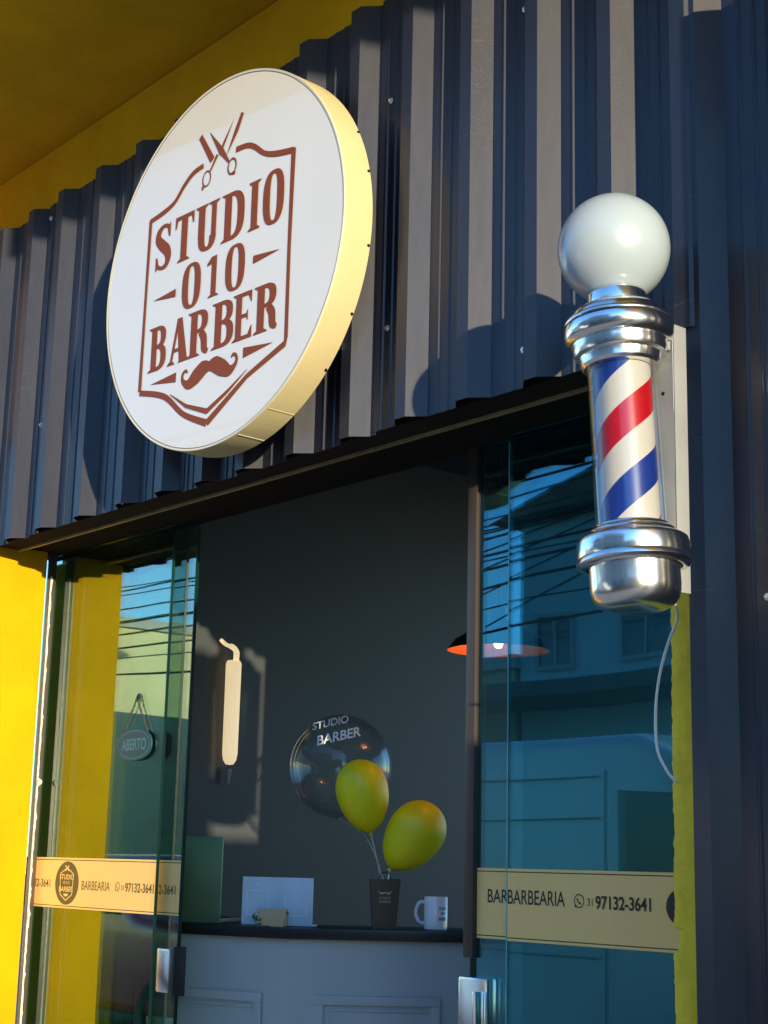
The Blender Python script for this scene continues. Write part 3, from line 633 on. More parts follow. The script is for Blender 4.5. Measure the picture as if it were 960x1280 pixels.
# crossed scissors and razor
F.stroke(sc2([(-0.392,0.740),(-0.275,0.568)]), [0.032*K,0.040*K], smooth=False)
F.stroke(sc2([(-0.308,0.735),(-0.200,0.595),(-0.125,0.505)]), [0.001,0.040*K,0.012*K], smooth=False)
F.stroke(sc2([(-0.104,0.740),(-0.175,0.640),(-0.215,0.580)]), [0.001,0.020*K,0.020*K], smooth=False)
F.stroke(sc2([(-0.232,0.585),(-0.290,0.512)]), [0.022*K,0.014*K], smooth=False)
F.stroke(sc2([(-0.030,0.752),(-0.075,0.670),(-0.148,0.560)]), [0.026*K,0.034*K,0.004*K], smooth=False)
for cx_, cz_ in ((-0.100,0.478),(-0.320,0.478)):
    F.stroke([((cx_+0.034*cos(a))*K, (cz_+0.042*sin(a))*K) for a in [i*pi/10 for i in range(20)]], 0.010*K, closed=True, smooth=False)
F.stroke(sc2([(-0.345,0.445),(-0.355,0.425)]), 0.02*K, smooth=False); F.stroke(sc2([(-0.100,0.438),(-0.072,0.434)]), 0.018*K, smooth=False)
F.mb.build('lettering', M['logo'], sg)

# ================================================================== BARBER POLE
A = Vector((-2.155, 2.41, 1.301)); B = Vector((-2.108, 2.41, 0.615)); ax = (B-A).normalized()
bp = empty('barber_pole', tuple(A+ax*0.8), 'chrome barber pole with white globe and blue red white stripes on the wall', 'barber pole')
up = -ax
def L(prof, name, m, smooth=True, n=72, par=bp):   # prof: (radius, distance below globe centre)
    b = MB(); b.lathe([(r, -s) for r, s in prof], n, tuple(A), up); return b.build(name, M[m], par, smooth=smooth)
GRr = 0.1205
L([(max(0.0001, GRr*sin(radians(a))), -GRr*cos(radians(a))) for a in range(0, 156, 4)], 'globe', 'globe')
cap = L([(0.050,0.1060),(0.0615,0.1070),(0.0625,0.1100),(0.0625,0.1330),(0.066,0.1360),(0.078,0.1390),(0.094,0.1470),(0.099,0.1560),(0.101,0.1660)], 'top_collar', 'chrome')
L([(0.101,0.1660),(0.112,0.1680),(0.1155,0.1730),(0.1155,0.1780),(0.1140,0.1800),(0.1150,0.1830),(0.1160,0.1960),(0.1140,0.2080),(0.108,0.2160),(0.100,0.2200),(0.0985,0.2260),(0.0990,0.2380),(0.0955,0.2460),(0.087,0.2500),(0.0855,0.2560),(0.0850,0.2680),(0.079,0.2740),(0.050,0.2740)], 'top_cap', 'chrome')
L([(0.1158,0.1785),(0.1166,0.1800),(0.1158,0.1815)], 'seam', 'black_metal', par=bp)
L([(0.0725,0.262),(0.0725,0.640)], 'glass_tube', 'tube_glass')
drum = MB(); 
S0, S1 = 0.262, 0.640; q = up.to_track_quat('Z','Y')
prof = [(0.0001, -0.189), (0.0605,-0.189),(0.0605,0.189),(0.0001,0.189)]
drum.lathe(prof, 72); dr = drum.build('striped_drum', M['stripes'], None, smooth=True)
dr.parent = bp; dr.location = (A+ax*((S0+S1)/2)) - Vector(bp.location); dr.rotation_mode = 'QUATERNION'; dr.rotation_quaternion = q
L([(0.050,0.6160),(0.074,0.6160),(0.079,0.6190),(0.0805,0.6240),(0.0840,0.6270),(0.0900,0.6300),(0.0915,0.6350),(0.0960,0.6400),(0.108,0.6440),(0.1125,0.6480),(0.1140,0.6540),(0.1145,0.6820),(0.1135,0.6860),(0.1165,0.6910),(0.1170,0.6970),(0.1120,0.7020),(0.098,0.7050)], 'bottom_collar', 'chrome')
L([(0.098,0.7010),(0.0935,0.7040),(0.0925,0.7100),(0.0925,0.7420),(0.0910,0.7570),(0.0860,0.7710),(0.0770,0.7820),(0.063,0.7890),(0.046,0.7920),(0.0001,0.7930)], 'bottom_cup', 'chrome')
b = MB(); b.box(-2.155, -2.060, 2.486, 2.490, 0.555, 1.128); b.box(-2.063, -2.060, 2.486, 2.530, 0.555, 1.128); b.build('wall_plate', M['bracket'], bp, bevel=0.0012)
for z in (0.98, 0.74): MB().lathe([(0.0001,0.0006),(0.0042,0.0005),(0.0042,0)], 12, (-2.088, 2.4858, z), Vector((0,-1,0))).build('hole', M['dot'], bp)
for s in (0.23, 0.672):
    p0 = A+ax*s; MB().obox((-2.120, 2.462, p0.z-0.006), Vector((1,0,0)), Vector((0,1,0)), Vector((0,0,1)), 0.030, 0.026, 0.010).build('arm', M['chrome'], bp, bevel=0.003)
MB().box(-2.098, -2.066, 2.44, 2.486, 1.07, 1.095).build('clamp', M['bracket'], bp, bevel=0.002)
for z in (0.655, 0.618): MB().lathe([(0.0001,0.012),(0.009,0.011),(0.0105,0.006),(0.0105,0)], 14, (-2.0598, 2.512, z), Vector((1,0,0))).build('knob', M['black_metal'], bp, smooth=True)
pts = [(-2.098,2.48,0.57),(-2.150,2.58,0.558),(-2.205,2.66,0.535),(-2.240,2.67,0.484),(-2.272,2.68,0.424),(-2.294,2.69,0.354),(-2.306,2.705,0.267),(-2.297,2.72,0.222),(-2.282,2.738,0.192),(-2.274,2.80,0.17)]
def smoothpts(P, res=6):
    P = [Vector(p) for p in P]; Q = []
    for i in range(len(P)-1):
        p0 = P[max(i-1,0)]; p1 = P[i]; p2 = P[i+1]; p3 = P[min(i+2,len(P)-1)]
        for j in range(res):
            t = j/res; Q.append(0.5*((2*p1)+(-p0+p2)*t+(2*p0-5*p1+4*p2-p3)*t*t+(-p0+3*p1-3*p2+p3)*t**3))
    return Q+[P[-1]]
o = MB().tube(smoothpts(pts), 0.0034, 8).build('power_cable', M['cable'], smooth=True); tag(o, 'thin white power cable looping from the barber pole to the yellow pillar', 'cable')

# ================================================================== ROOM INSIDE
def rw(x0,x1,y0,y1,z0,z1,label,m='charcoal'):
    o = MB().box(x0,x1,y0,y1,z0,z1).build('room_wall', M[m]); tag(o, label, 'wall'); return o
rw(-5.32, -5.20, 3.06, 7.6, -1.45, 1.75, 'plain charcoal interior wall behind the counter and balloons')
rw(-5.75, -5.32, 3.06, 3.16, -1.45, 1.75, 'short dark return wall just behind the left glass panel')
rw(-5.2, 0.6, 7.5, 7.6, -1.45, -0.6, 'low dark back wall of the shop, left open above to let daylight in', 'charcoal')  # wall cut low so daylight from behind reaches the counter
rw(0.5, 0.6, 2.9, 7.5, -1.45, 1.75, 'dark side wall at the right end of the shop')
rw(-2.03, 0.5, 2.97, 3.06, -1.45, 1.75, 'dark inner front wall right of the doorway')
o = MB().box(-5.75, 0.6, 3.012, 7.6, 1.75, 1.85).build('ceiling', mat('dark_ceiling', (0.04,0.045,0.05), 0.7)); tag(o, kind='structure')
o = MB().box(-5.75, -2.03, 3.012, 3.058, 1.30, 1.75).build('door_lintel', M['charcoal']); tag(o, 'dark concrete lintel inside above the sliding doors', 'lintel')
o = MB().box(-5.75, 0.5, 3.0, 7.5, -1.449, -1.435).build('shop_floor', M['room_floor']); tag(o, kind='structure')

# reception counter
DI = Vector((-0.12, 0.10, -0.006))
P0, P1, P2, P3 = Vector((-4.96,2.905,0)), Vector((-4.272,3.160,0)), Vector((-3.910,3.638,0)), Vector((-3.60,4.047,0))
ct = empty('reception_counter', (-4.27, 3.3, -1.435), 'angled grey panelled reception counter with a black top inside the doorway', 'counter')
def off(P, d):   # push the front polyline back (positive) by d along local normals
    R = []
    for i, p in enumerate(P):
        a = P[max(i-1,0)]; c = P[min(i+1,len(P)-1)]; t = (c-a).normalized(); nn = Vector((-t.y, t.x, 0)); R.append(p+nn*d)
    return R
P0, P1, P2, P3 = [p+Vector((DI.x, DI.y, 0)) for p in (P0, P1, P2, P3)]
FR = [P0, P1, P2, P3]
fr = off(FR, 0.028); bk = off(FR, 0.33)
MB().prism([(p.x,p.y) for p in fr]+[(p.x,p.y) for p in reversed(bk)], -1.435, -0.2525).build('body', M['counter'], ct)
tp = off(FR, 0.0); tb = off(FR, 0.36)
MB().prism([(p.x,p.y) for p in tp]+[(p.x,p.y) for p in reversed(tb)], -0.252, -0.216).build('counter_top', M['shelf'], ct, bevel=0.003)
def frame(a, b, s0, s1, z1, z0, name='panel_frame'):
    t = (b-a).normalized(); nn = Vector((t.y, -t.x, 0)); Lh = (b-a).length
    m = MB(); o0 = a + t*s0; o1 = a + t*s1
    def bar(p, q, za, zb, d=0.008): 
        c = (p+q)/2 + Vector((0,0,(za+zb)/2)) + nn*(d/2-0.0275+0.0005); m.obox(c, t, nn, Vector((0,0,1)), (q-p).length/2, d/2, abs(zb-za)/2)
    wz = 0.030
    bar(o0, o1, z1, z1-wz, 0.010); bar(o0, o1, z0+wz, z0, 0.010); bar(o0, o0+t*wz, z1-wz, z0+wz, 0.0102); bar(o1-t*wz, o1, z1-wz, z0+wz, 0.0102)
    bar(o0+t*(wz+0.012), o1-t*(wz+0.012), z1-wz-0.012, z1-wz-0.020, 0.005); bar(o0+t*(wz+0.012), o0+t*(wz+0.020), z1-wz-0.021, z0+wz+0.02, 0.005)
    m.build(name, M['counter'], ct, bevel=0.002)
frame(P0, P1, 0.06, 0.630, -0.432, -1.25)
frame(P1, P2, 0.10, 0.52, -0.432, -1.25)
ZC = -0.215
def fwd_frame(px, py, dirx):  # reading vector e along the counter, n towards the street
    e = Vector(dirx).normalized(); n = Vector((e.y, -e.x, 0)); return e, n
# laptop
e, n = fwd_frame(0,0,(0.845,0.535,0)); Z = Vector((0,0,1))
lp = empty('laptop', (-4.84, 3.14, ZC), 'open laptop with a green lid at the left end of the counter', 'laptop')
tilt = (Z*0.985 - n*0.17*-1*-1).normalized()
MB().obox(Vector((-4.735-0.12, 3.040+0.10, ZC+0.148)), e, n, Z, 0.150, 0.004, 0.148).build('lid', M['lid'], lp, bevel=0.003)
MB().obox(Vector((-4.735-0.12, 3.040+0.10, ZC+0.009)) - n*0.11, e, n, Z, 0.150, 0.105, 0.008).build('base', M['black_metal'], lp, bevel=0.003)
MB().obox(Vector((-4.735-0.12, 3.040+0.10, ZC+0.150)) - n*0.0055, e, n, Z, 0.140, 0.001, 0.135).build('screen', M['dark_glass'], lp)
# payment display (codes left blank)
c0 = Vector((-4.408-0.12, 3.217+0.10, ZC)); e = Vector((0.845,0.535,0)).normalized(); n = Vector((e.y,-e.x,0))
qd = empty('payment_display', tuple(c0), 'pale blue acrylic payment display panel with two square frames on the counter', 'display')
pl = MB().obox(c0+Z*0.082, e, n, Z, 0.130, 0.003, 0.080).build('panel', M['display'], qd, bevel=0.001)
MB().obox(c0+Z*0.004-n*0.03, e, n, Z, 0.126, 0.030, 0.003).build('foot', M['display'], qd)
F = Flat(c0+n*0.0034, e, Z, n)
for cx_ in (-0.072, 0.070):
    for a, b2 in (((-1,-1),(1,-1)),((1,-1),(1,1)),((1,1),(-1,1)),((-1,1),(-1,-1))):
        F.stroke([(cx_+a[0]*0.040, 0.075+a[1]*0.040), (cx_+b2[0]*0.040, 0.075+b2[1]*0.040)], 0.0028, smooth=False)
    F.split().build('square_frame', M['white_print'], pl)
    F.stroke([(cx_-0.004, 0.137), (cx_+0.004, 0.137)], 0.007, smooth=False); F.split().build('mark', M['white_print'], pl)
# card holder
c0 = Vector((-4.352-0.12, 3.160+0.10, ZC)); ch = empty('card_holder', tuple(c0), 'small kraft card holder in front of the pale display panel', 'card holder')
MB().obox(c0+Z*0.030, e, n, Z, 0.050, 0.012, 0.028).build('cards', M['kraft'], ch, bevel=0.002)
MB().obox(c0+Z*0.010+n*0.016+e*0.022, e, n, Z, 0.024, 0.004, 0.010).build('holder_front', M['kraft'], ch, bevel=0.001)
MB().obox(c0+Z*0.045-n*0.002, e, n, Z, 0.051, 0.0135, 0.004).build('card_band', mat('brown_card', (0.2,0.1,0.05), 0.6), ch)
m = MB()
random.seed(3)
for k in range(14):
    p = c0 + e*(-0.058+random.uniform(-0.012,0.01)) + n*0.01 + Z*random.uniform(0.0,0.03); d = Vector((random.uniform(-1,1),random.uniform(-1,1),random.uniform(-0.2,1))).normalized(); q2 = d.cross(n).normalized()
    m.add([p, p+d*0.012+q2*0.004, p+d*0.024, p+d*0.012-q2*0.004], [(0,1,2,3)])
m.build('greenery', mat('artificial_leaf', (0.06,0.12,0.05), 0.5), ch)
# gift bag with balloons
e = (P2-P1).normalized(); n = Vector((e.y,-e.x,0))
c0 = Vector((-4.152-0.12, 3.483+0.10, ZC))
bgt = empty('gift_bag', tuple(c0), 'black tapered gift bag with a gold moustache holding the balloon sticks', 'gift bag')
def taper(c, h, w0, w1, d0, d1):
    v = []
    for z, w_, d_ in ((0,w0,d0),(h,w1,d1)): v += [c+e*(-w_)+n*(-d_)+Z*z, c+e*w_+n*(-d_)+Z*z, c+e*w_+n*d_+Z*z, c+e*(-w_)+n*d_+Z*z]
    return v
b = MB(); b.add(taper(c0, 0.165, 0.040, 0.052, 0.028, 0.034), [(0,3,2,1),(0,1,5,4),(1,2,6,5),(2,3,7,6),(3,0,4,7)]); b.add(taper(c0+Z*0.002, 0.150, 0.039, 0.050, 0.027, 0.032), [(4,5,6,7)])
b.build('bag_body', M['bag'], bgt)
F = Flat(c0+n*0.0345, e, Z, n)
F.stroke([(-0.022,0.126),(-0.014,0.117),(0.0,0.120),(0.014,0.117),(0.022,0.126)], [0.001,0.006,0.004,0.006,0.001]); put_text(F, 'STUDIO', -0.02, 0.098, 0.008, 0.04); put_text(F, 'BARBER', -0.02, 0.086, 0.008, 0.04)
F.mb.build('print', mat('gold_print', (0.5,0.4,0.25), 0.5), bgt)
for s_ in (-1,1): MB().tube(smoothpts([c0+n*0.03*s_+e*-0.02+Z*0.162, c0+n*0.028*s_+e*-0.012+Z*0.185, c0+n*0.028*s_+e*0.012+Z*0.185, c0+n*0.03*s_+e*0.02+Z*0.162]), 0.0018, 6).build('handle', M['black_metal'], bgt, smooth=True)
def balloon(center, axis, rw_, h, label, tie):
    c = Vector(center); a = Vector(axis).normalized()     # axis points from the knot to the crown
    t = empty('balloon', tuple(c), label, 'balloon', 'yellow balloons over the gift bag')
    prof = []
    for k in range(0, 33):
        u = k/32; th = pi*(1-u); zz = cos(th)           # -1 knot .. 1 crown
        r = sin(th)*(1-0.20*(1-zz)/2*1.3)*(1.0 if zz > 0 else 1)
        r = r*(1.06 if zz>0 else 1.06)
        prof.append((max(0.0001, r*rw_), zz*h/2 + (0 if zz>-0.9 else -(abs(zz)-0.9)*h*0.06)))
    MB().lathe(prof, 40, tuple(c), a).build('skin', M['balloon'], t, smooth=True)
    kn = c - a*(h/2+0.008)
    MB().lathe([(0.004,0.010),(0.003,0.004),(0.008,-0.004),(0.0001,-0.004)], 12, tuple(kn), a).build('knot', M['balloon'], t, smooth=True)
    tie = Vector(tie); MB().tube(smoothpts([kn, kn*0.5+tie*0.5+Vector((0.003,0,0.004)), tie]), 0.0021, 6).build('ribbon', M['ribbon'], t, smooth=True)
r_ = Vector((0.642,0.767,0.0)).normalized(); u3 = Vector((0.152,-0.157,0.976)); 
balloon((-4.310, 3.508, 0.229), u3*1.0 - r_*0.20, 0.098, 0.252, 'yellow balloon in front of the clear bubble balloon, left of the pair', c0+Z*0.14-e*0.01)
balloon((-4.206, 3.649, 0.095), u3*0.88 + r_*0.62, 0.106, 0.262, 'lower right yellow balloon leaning over the white mug', c0+Z*0.14+e*0.006)
bc = Vector((-4.480, 3.540, 0.337)); BR = 0.183
bb = empty('bubble_balloon', tuple(bc), 'clear bubble balloon lettered STUDIO BARBER behind the yellow balloons', 'balloon')
b = MB(); b.lathe([(max(0.0001,BR*sin(radians(a_))), -BR*cos(radians(a_))) for a_ in range(0,181,5)], 48, tuple(bc), Vector((0,0,1))); b.build('skin', M['bubble'], bb, smooth=True)
b = MB(); b.lathe([(max(0.0001,(BR-0.012)*sin(radians(a_))), -(BR-0.012)*cos(radians(a_))) for a_ in range(10,171,5)], 48, tuple(bc), (Vector((0,0,1))+r_*0.3).normalized()); b.build('inner_fold', M['bubble'], bb, smooth=True)
b = MB(); vdir = (-bc).normalized(); rr = r_; uu = vdir.cross(rr); uu = uu if uu.z > 0 else -uu
for word, yc, wd, hh, xc in (('STUDIO', 0.150, 0.125, 0.028, -0.040), ('BARBER', 0.104, 0.150, 0.034, -0.008)):
    vs, fs = text_mesh(word, 1.0, weight=0.02); x0 = min(v[0] for v in vs); x1 = max(v[0] for v in vs); y0 = min(v[1] for v in vs); y1 = max(v[1] for v in vs)
    out = []
    for vx, vy in vs:
        X_ = xc + ((vx-x0)/(x1-x0)-0.5)*wd; Y_ = yc + ((vy-y0)/(y1-y0)-0.5)*hh + 0.26*(X_-xc)
        rad = min(0.98, math.hypot(X_, Y_)/BR); zz = math.sqrt(1-rad*rad)*BR
        out.append(bc + (rr*X_ + uu*Y_ + vdir*zz).normalized()*(BR+0.0015))
    b = MB(); b.add(out, fs); b.build('lettering', M['white_print'], bb)
MB().tube(smoothpts([bc-Z*BR, bc*0.4+c0*0.6+Z*0.08, c0+Z*0.15]), 0.0018, 6).build('ribbon', M['ribbon'], bb, smooth=True)
# mug
c0 = Vector((-4.030-0.12, 3.610+0.10, ZC)); mg = empty('mug', tuple(c0), 'white ceramic mug with dark print on the counter right of the bag', 'mug')
MB().lathe([(0.0001,0),(0.036,0),(0.040,0.004),(0.0405,0.108),(0.039,0.110),(0.037,0.108),(0.0365,0.008),(0.0001,0.007)], 40, tuple(c0)).build('cup', M['mug'], mg, smooth=True)
MB().tube(smoothpts([c0-e*0.038+Z*0.092, c0-e*0.058+Z*0.088, c0-e*0.068+Z*0.058, c0-e*0.058+Z*0.028, c0-e*0.038+Z*0.022]), 0.0062, 8).build('handle', M['mug'], mg, smooth=True)
b = MB()
for word, z_, wd, hh in (('STUDIO', 0.072, 0.030, 0.010), ('010', 0.056, 0.016, 0.009), ('BARBER', 0.038, 0.030, 0.011)):
    vs, fs = text_mesh(word, 1.0, weight=0.02); x0 = min(v[0] for v in vs); x1 = max(v[0] for v in vs); y0 = min(v[1] for v in vs); y1 = max(v[1] for v in vs)
    out = []
    for vx, vy in vs:
        aa = math.atan2(n.y, n.x) + 0.55 + ((vx-x0)/(x1-x0)-0.5)*wd/0.041; out.append(c0 + Vector((cos(aa), sin(aa), 0))*0.0412 + Z*(z_+((vy-y0)/(y1-y0)-0.5)*hh))
    b.add(out, fs)
b.build('print', M['ink'], mg)
# pendant lamp
c0 = Vector((-3.894, 3.75, 0.722)); pd = empty('pendant_lamp', tuple(c0), 'black pendant lamp with copper lining and lit bulb seen behind the right glass', 'lamp')
MB().lathe([(0.176,0.0),(0.150,0.035),(0.090,0.072),(0.045,0.092),(0.030,0.110),(0.030,0.150),(0.0001,0.152)], 48, tuple(c0)).build('shade', M['shade_out'], pd, smooth=True)
MB().lathe([(0.1755,0.0005),(0.148,0.033),(0.088,0.069),(0.040,0.088),(0.0001,0.090)], 48, tuple(c0)).build('lining', M['shade_in'], pd, smooth=True)
MB().lathe([(0.0001,-0.004),(0.010,-0.001),(0.015,0.010),(0.016,0.034),(0.009,0.05),(0.009,0.085)], 20, tuple(c0+Z*0.012)).build('bulb', M['bulb'], pd, smooth=True)
MB().tube([c0+Z*0.15, c0+Z*1.028], 0.003, 6).build('cord', M['black_metal'], pd)
# glowing cream tube added in place of a sun patch on the charcoal wall
wl = empty('sun_patch_tube', (-5.19, 3.525, 0.60), 'slim cream glowing tube added in place of a sun patch on the charcoal wall', 'lamp')
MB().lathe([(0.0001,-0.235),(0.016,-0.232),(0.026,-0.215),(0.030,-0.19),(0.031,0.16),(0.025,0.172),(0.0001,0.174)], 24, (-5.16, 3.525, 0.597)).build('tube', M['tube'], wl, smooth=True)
MB().tube(smoothpts([(-5.16,3.535,0.772),(-5.16,3.535,0.805),(-5.16,3.517,0.822),(-5.16,3.485,0.829),(-5.16,3.458,0.846)]), [0.012]*7+[0.011]*8+[0.008]*8+[0.007,0.007], 10).build('patch_hook', M['tube'], wl, smooth=True)
MB().tube([(-5.17,3.53,0.348),(-5.17,3.528,0.29)], [0.012,0.006], 8).build('patch_tail', M['steel_grey'], wl, smooth=True)

# ================================================================== ACROSS THE STREET (seen in the glass and chrome)
def window(parent, x0, x1, y, z0, z1, mull=True):
    w_ = MB(); w_.box(x0-0.05, x1+0.05, y-0.0, y+0.05, z0-0.06, z0); w_.box(x0-0.05, x0, y, y+0.04, z0, z1); w_.box(x1, x1+0.05, y, y+0.04, z0, z1); w_.box(x0-0.05, x1+0.05, y, y+0.05, z1, z1+0.05)
    if mull: w_.box((x0+x1)/2-0.02, (x0+x1)/2+0.02, y, y+0.035, z0, z1)
    f = w_.build('window', M['wallD'], parent); MB().box(x0, x1, y+0.005, y+0.015, z0, z1).build('pane', M['dark_glass'], f); return f
def house(name, label, x0, x1, y0, y1, top, m, wins, roof=None, shop=None):
    t = empty(name, ((x0+x1)/2, (y0+y1)/2, -1.45), label, 'building')
    MB().box(x0, x1, y0, y1, -1.45, top).build('wall', M[m], t)
    for wx0, wx1, wz0, wz1 in wins: window(t, wx0, wx1, y1, wz0, wz1)
    if roof == 'gable':
        xm = (x0+x1)/2; rise = (x1-x0)*0.26/2*1.0
        b = MB(); b.extr([(x0-0.3, y0-0.3, top-0.02), (x1+0.3, y0-0.3, top-0.02), (xm, y0-0.3, top+rise)], (0, y1-y0+0.7, 0)); b.build('roof', M['roof'], t)
    elif roof == 'flat': 
        b = MB(); b.box(x0-0.12, x1+0.12, y0-0.12, y1+0.12, top, top+0.18); b.build('roof', M['wallD'], t)
    if shop:
        for sx0, sx1 in shop: 
            s_ = MB()
            for k in range(22): s_.box(sx0, sx1, y1+0.001+0.01*(k%2), y1+0.03+0.01*(k%2), -1.4+k*0.12, -1.4+k*0.12+0.118)
            s_.build('roller_shutter', M['shutter'], t)
    return t
house('corner_house', 'pale two storey house with gable roof across the street', -15.0, -7.0, -11.4, -9.0, 4.55, 'wallA', [(-14.68,-14.14,2.60,3.23),(-13.24,-12.44,2.62,3.23),(-11.2,-10.4,2.62,3.23),(-9.2,-8.4,2.62,3.23)], 'gable', [(-14.5,-11.6),(-11.0,-8.0)])
b = MB(); b.box(-20, -7.2, -8.95, -7.6, 2.02, 2.2); tag(b.build('shop_awning', mat('dark_awning', (0.04,0.04,0.045), 0.7)), 'long dark flat awning over the shopfronts across the street', 'awning')
house('low_house', 'low beige building with flat roof across the street', -21.5, -15.1, -17, -9.0, 2.6, 'wallB', [(-20.6,-19.6,1.0,2.0),(-17.6,-16.6,1.0,2.0)], 'flat', [(-19.2,-18.0)])
house('cream_building', 'cream building with a sunlit side wall at the far left across the street', -36, -24.2, -18, -7.8, 3.95, 'wallC', [(-35,-34,2.5,3.5),(-32.6,-31.6,2.5,3.5),(-30,-29,2.5,3.5),(-27.4,-26.4,2.5,3.5),(-35,-34,0,1.2),(-30,-29,0,1.2),(-27.4,-26.4,0,1.2)], 'flat')
house('grey_block', 'grey three storey block across the street behind the viewer', -6.8, 3.0, -12.6, -9.2, 6.2, 'wallD', [(x, x+1.0, z, z+1.1) for z in (1.6, 4.3) for x in (-6.0, -3.8, -1.6, 0.8)], 'flat', [(-6,-3),(-2,1)])
house('tan_house', 'beige house with gable roof at the right across the street', 3.4, 13, -18, -9.0, 2.9, 'wallB', [(4.4,5.4,1.2,2.2),(7.4,8.4,1.2,2.2),(10.4,11.4,1.2,2.2)], 'gable', [(5.6,7.0)])
# overhead cables on poles
def pole(x, y, label):
    t = empty('utility_pole', (x, y, -1.45), label, 'utility pole', 'concrete utility poles across the street')
    MB().tube([(x,y,-1.45),(x,y,6.4)], [0.16,0.10], 14).build('shaft', M['kerb'], t, smooth=True)
    for z in (5.9, 5.2): MB().box(x-0.05, x+0.05, y-0.75, y+0.75, z, z+0.10).build('crossarm', M['kerb'], t)
pole(-28.0, -7.4, 'concrete utility pole in front of the cream building'); pole(-6.9, -7.4, 'concrete utility pole beside the grey block'); pole(16.0, -7.4, 'concrete utility pole at the far right end of the street')
random.seed(11)
for k in range(16):
    y = -7.4 + random.uniform(-0.6, 0.6); z = 3.35 + k*0.17 + random.uniform(-0.05, 0.05); sag = random.uniform(0.25, 0.6); za = random.uniform(-0.25, 0.25)
    for xa, xb in ((-28.0, -6.9), (-6.9, 16.0)):
        pts = [(xa+(xb-xa)*i/14, y, z + za*(i/14) - sag*(1-(2*i/14-1)**2)) for i in range(15)]
        o = MB().tube(pts, random.choice((0.010, 0.014, 0.018)), 5).build('overhead_cable', M['wire']); tag(o, 'black overhead cable strung between the concrete utility poles', 'cable', 'overhead street cables')

for k in range(7):
    y = -7.4+0.1*k; z0 = 5.7-0.25*k; z1 = 3.2+0.22*k; xa, xb = -6.9, -15.5-1.1*k
    pts = [(xa+(xb-xa)*i/10, y-1.4*i/10, z0+(z1-z0)*i/10 - 0.25*(1-(2*i/10-1)**2)) for i in range(11)]
    tag(MB().tube(pts, 0.012, 5).build('service_cable', M['wire']), 'thin black service cable sloping from the pole down to the houses', 'cable', 'service cables sloping to the houses')

# vehicles
def wheel(t, x, y, r, wd):
    w_ = MB(); w_.lathe([(r*0.62,-wd/2),(r*0.95,-wd/2),(r,-wd/2+0.03),(r,wd/2-0.03),(r*0.95,wd/2),(r*0.62,wd/2)], 28, (x, y, -1.57+r), Vector((0,1,0)))
    o = w_.build('wheel', M['tyre'], t, smooth=True); MB().lathe([(0.0001,0.06),(r*0.2,0.065),(r*0.55,0.03),(r*0.62,0.07)], 20, (x, y, -1.57+r), Vector((0,1,0)) ).build('rim', M['screw'], o, smooth=True)
def vehicle(name, label, prof, y0, y1, paint, wins, wheels, r, lights, cat):
    xs = [p[0] for p in prof]; t = empty(name, ((min(xs)+max(xs))/2, (y0+y1)/2, -1.57), label, cat)
    b = MB(); b.extr([(x, y0, z) for x, z in prof], (0, y1-y0, 0)); b.build('body', M[paint], t, bevel=0.09, bseg=4)
    for poly in wins:
        MB().extr([(x, y1-0.012, z) for x, z in poly], (0, 0.018, 0)).build('side_window', M['dark_glass'], t); MB().extr([(x, y0+0.012, z) for x, z in poly], (0, -0.018, 0)).build('side_window', M['dark_glass'], t)
    for x in wheels: wheel(t, x, y1-0.10, r, 0.22); wheel(t, x, y0+0.10, r, 0.22)
    for x, z in lights:
        for y in (y0+0.22, y1-0.22): MB().box(x-0.03, x+0.03, y-0.14, y+0.14, z-0.07, z+0.07).build('headlight', M['lamp_glass'], t, bevel=0.02)
    return t
g0 = -1.57
v = vehicle('parked_van', 'white delivery van parked at the kerb opposite the shop', [(-9.9,g0+0.35),(-4.55,g0+0.35),(-4.45,g0+0.8),(-4.65,g0+1.1),(-5.25,g0+1.35),(-5.72,g0+2.16),(-6.2,g0+2.36),(-9.7,g0+2.36),(-9.9,g0+2.2)], -3.15, -1.2, 'van',
        [[(-6.35,g0+1.30),(-5.42,g0+1.30),(-5.80,g0+2.00),(-6.35,g0+2.02)]], (-8.9, -5.5), 0.34, [(-4.47,g0+0.85)], 'van')
b = MB()
for z in (g0+2.10, g0+1.85, g0+1.05): b.box(-9.7, -6.5, -1.206, -1.190, z, z+0.012)
b.box(-6.455, -6.445, -1.206, -1.194, g0+0.5, g0+2.15); b.box(-7.895, -7.885, -1.206, -1.194, g0+0.5, g0+2.15)
b.build('body_seam', M['steel_grey'], v)
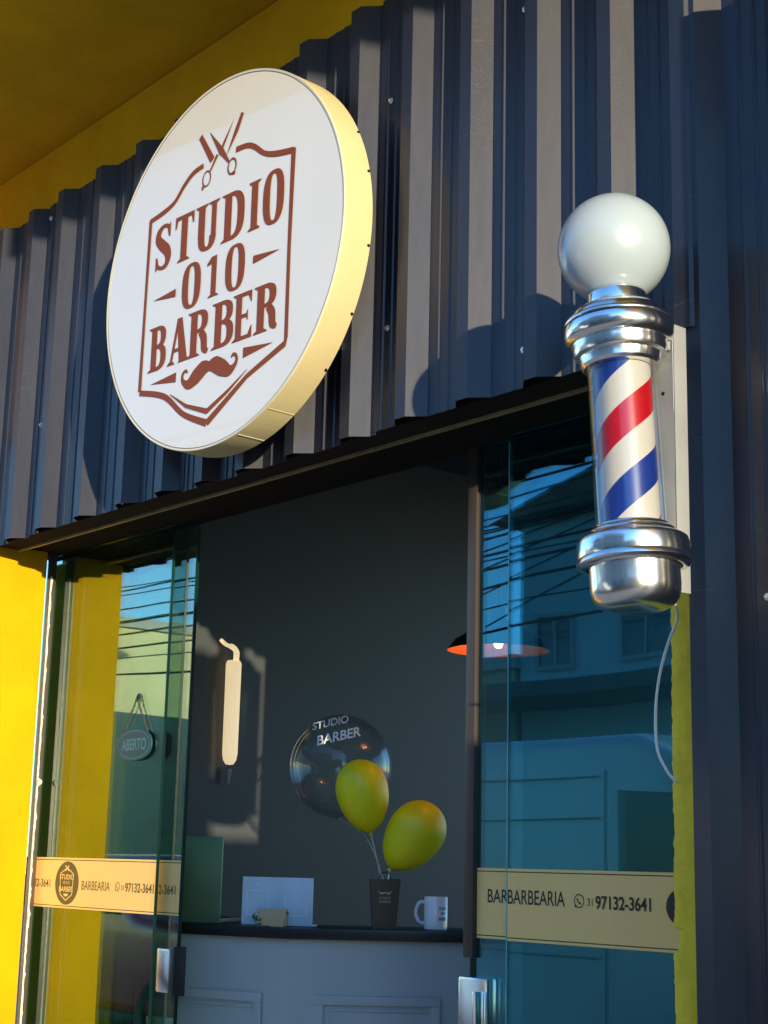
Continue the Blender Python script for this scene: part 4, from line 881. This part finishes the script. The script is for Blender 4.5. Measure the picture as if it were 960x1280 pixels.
vehicle('parked_car', 'red hatchback parked behind the white van', [(-14.8,g0+0.3),(-10.7,g0+0.3),(-10.6,g0+0.75),(-10.9,g0+0.98),(-11.9,g0+1.08),(-12.6,g0+1.58),(-14.3,g0+1.62),(-14.85,g0+1.05)], -3.05, -1.35, 'red',
        [[(-13.3,g0+1.10),(-12.1,g0+1.10),(-12.65,g0+1.50),(-13.3,g0+1.52)], [(-14.6,g0+1.10),(-13.4,g0+1.10),(-13.4,g0+1.52),(-14.25,g0+1.52)]], (-13.9, -11.5), 0.31, [(-10.66,g0+0.75)], 'car')
vehicle('parked_car', 'grey saloon parked further down beyond the red hatchback', [(-20.6,g0+0.3),(-16.4,g0+0.3),(-16.3,g0+0.7),(-16.6,g0+0.92),(-17.6,g0+1.0),(-18.3,g0+1.42),(-19.5,g0+1.42),(-20.1,g0+1.02),(-20.65,g0+0.95)], -3.0, -1.3, 'steel_grey',
        [[(-18.9,g0+1.03),(-17.8,g0+1.03),(-18.35,g0+1.36),(-18.9,g0+1.36)]], (-19.7, -17.2), 0.31, [(-16.36,g0+0.7)], 'car')

# boards and pipe added out of frame to the right to block the sun
t = empty('sun_block_board', (0.55, 1.30, -1.45), 'tall grey board added on the pavement to the right to shade the doorway', 'board')
MB().box(0.50, 0.56, 1.06, 1.31, -1.30, 1.50).build('panel', M['board'], t, bevel=0.005)  # face of the added tall sun block
for y in (1.05, 1.32): MB().box(0.505, 0.555, y-0.03, y+0.03, -1.45, 1.45).build('sun_block_post', M['black_metal'], t)
o = MB().tube([(-1.60, 2.455, -1.45), (-1.60, 2.455, 1.95)], 0.055, 16).build('sun_block_pipe', M['steel_grey'], smooth=True); tag(o, 'grey upright pipe right of the frame, added to shade the tall ribbed sheet', 'pipe')  # added unseen pipe, keeps the sun off the tall sheet

t = empty('sun_block_board', (0.55, 1.48, -1.45), 'low grey board beside the tall one, added to shade the doorway', 'board')  # added lower board: shades the counter, leaves the pole sunlit
MB().box(0.50, 0.56, 1.36, 1.62, -1.30, 0.78).build('panel', M['board'], t, bevel=0.005)  # face of the added low sun block
for y in (1.345, 1.635): MB().box(0.505, 0.555, y-0.012, y+0.012, -1.45, 0.80).build('sun_block_post', M['black_metal'], t)
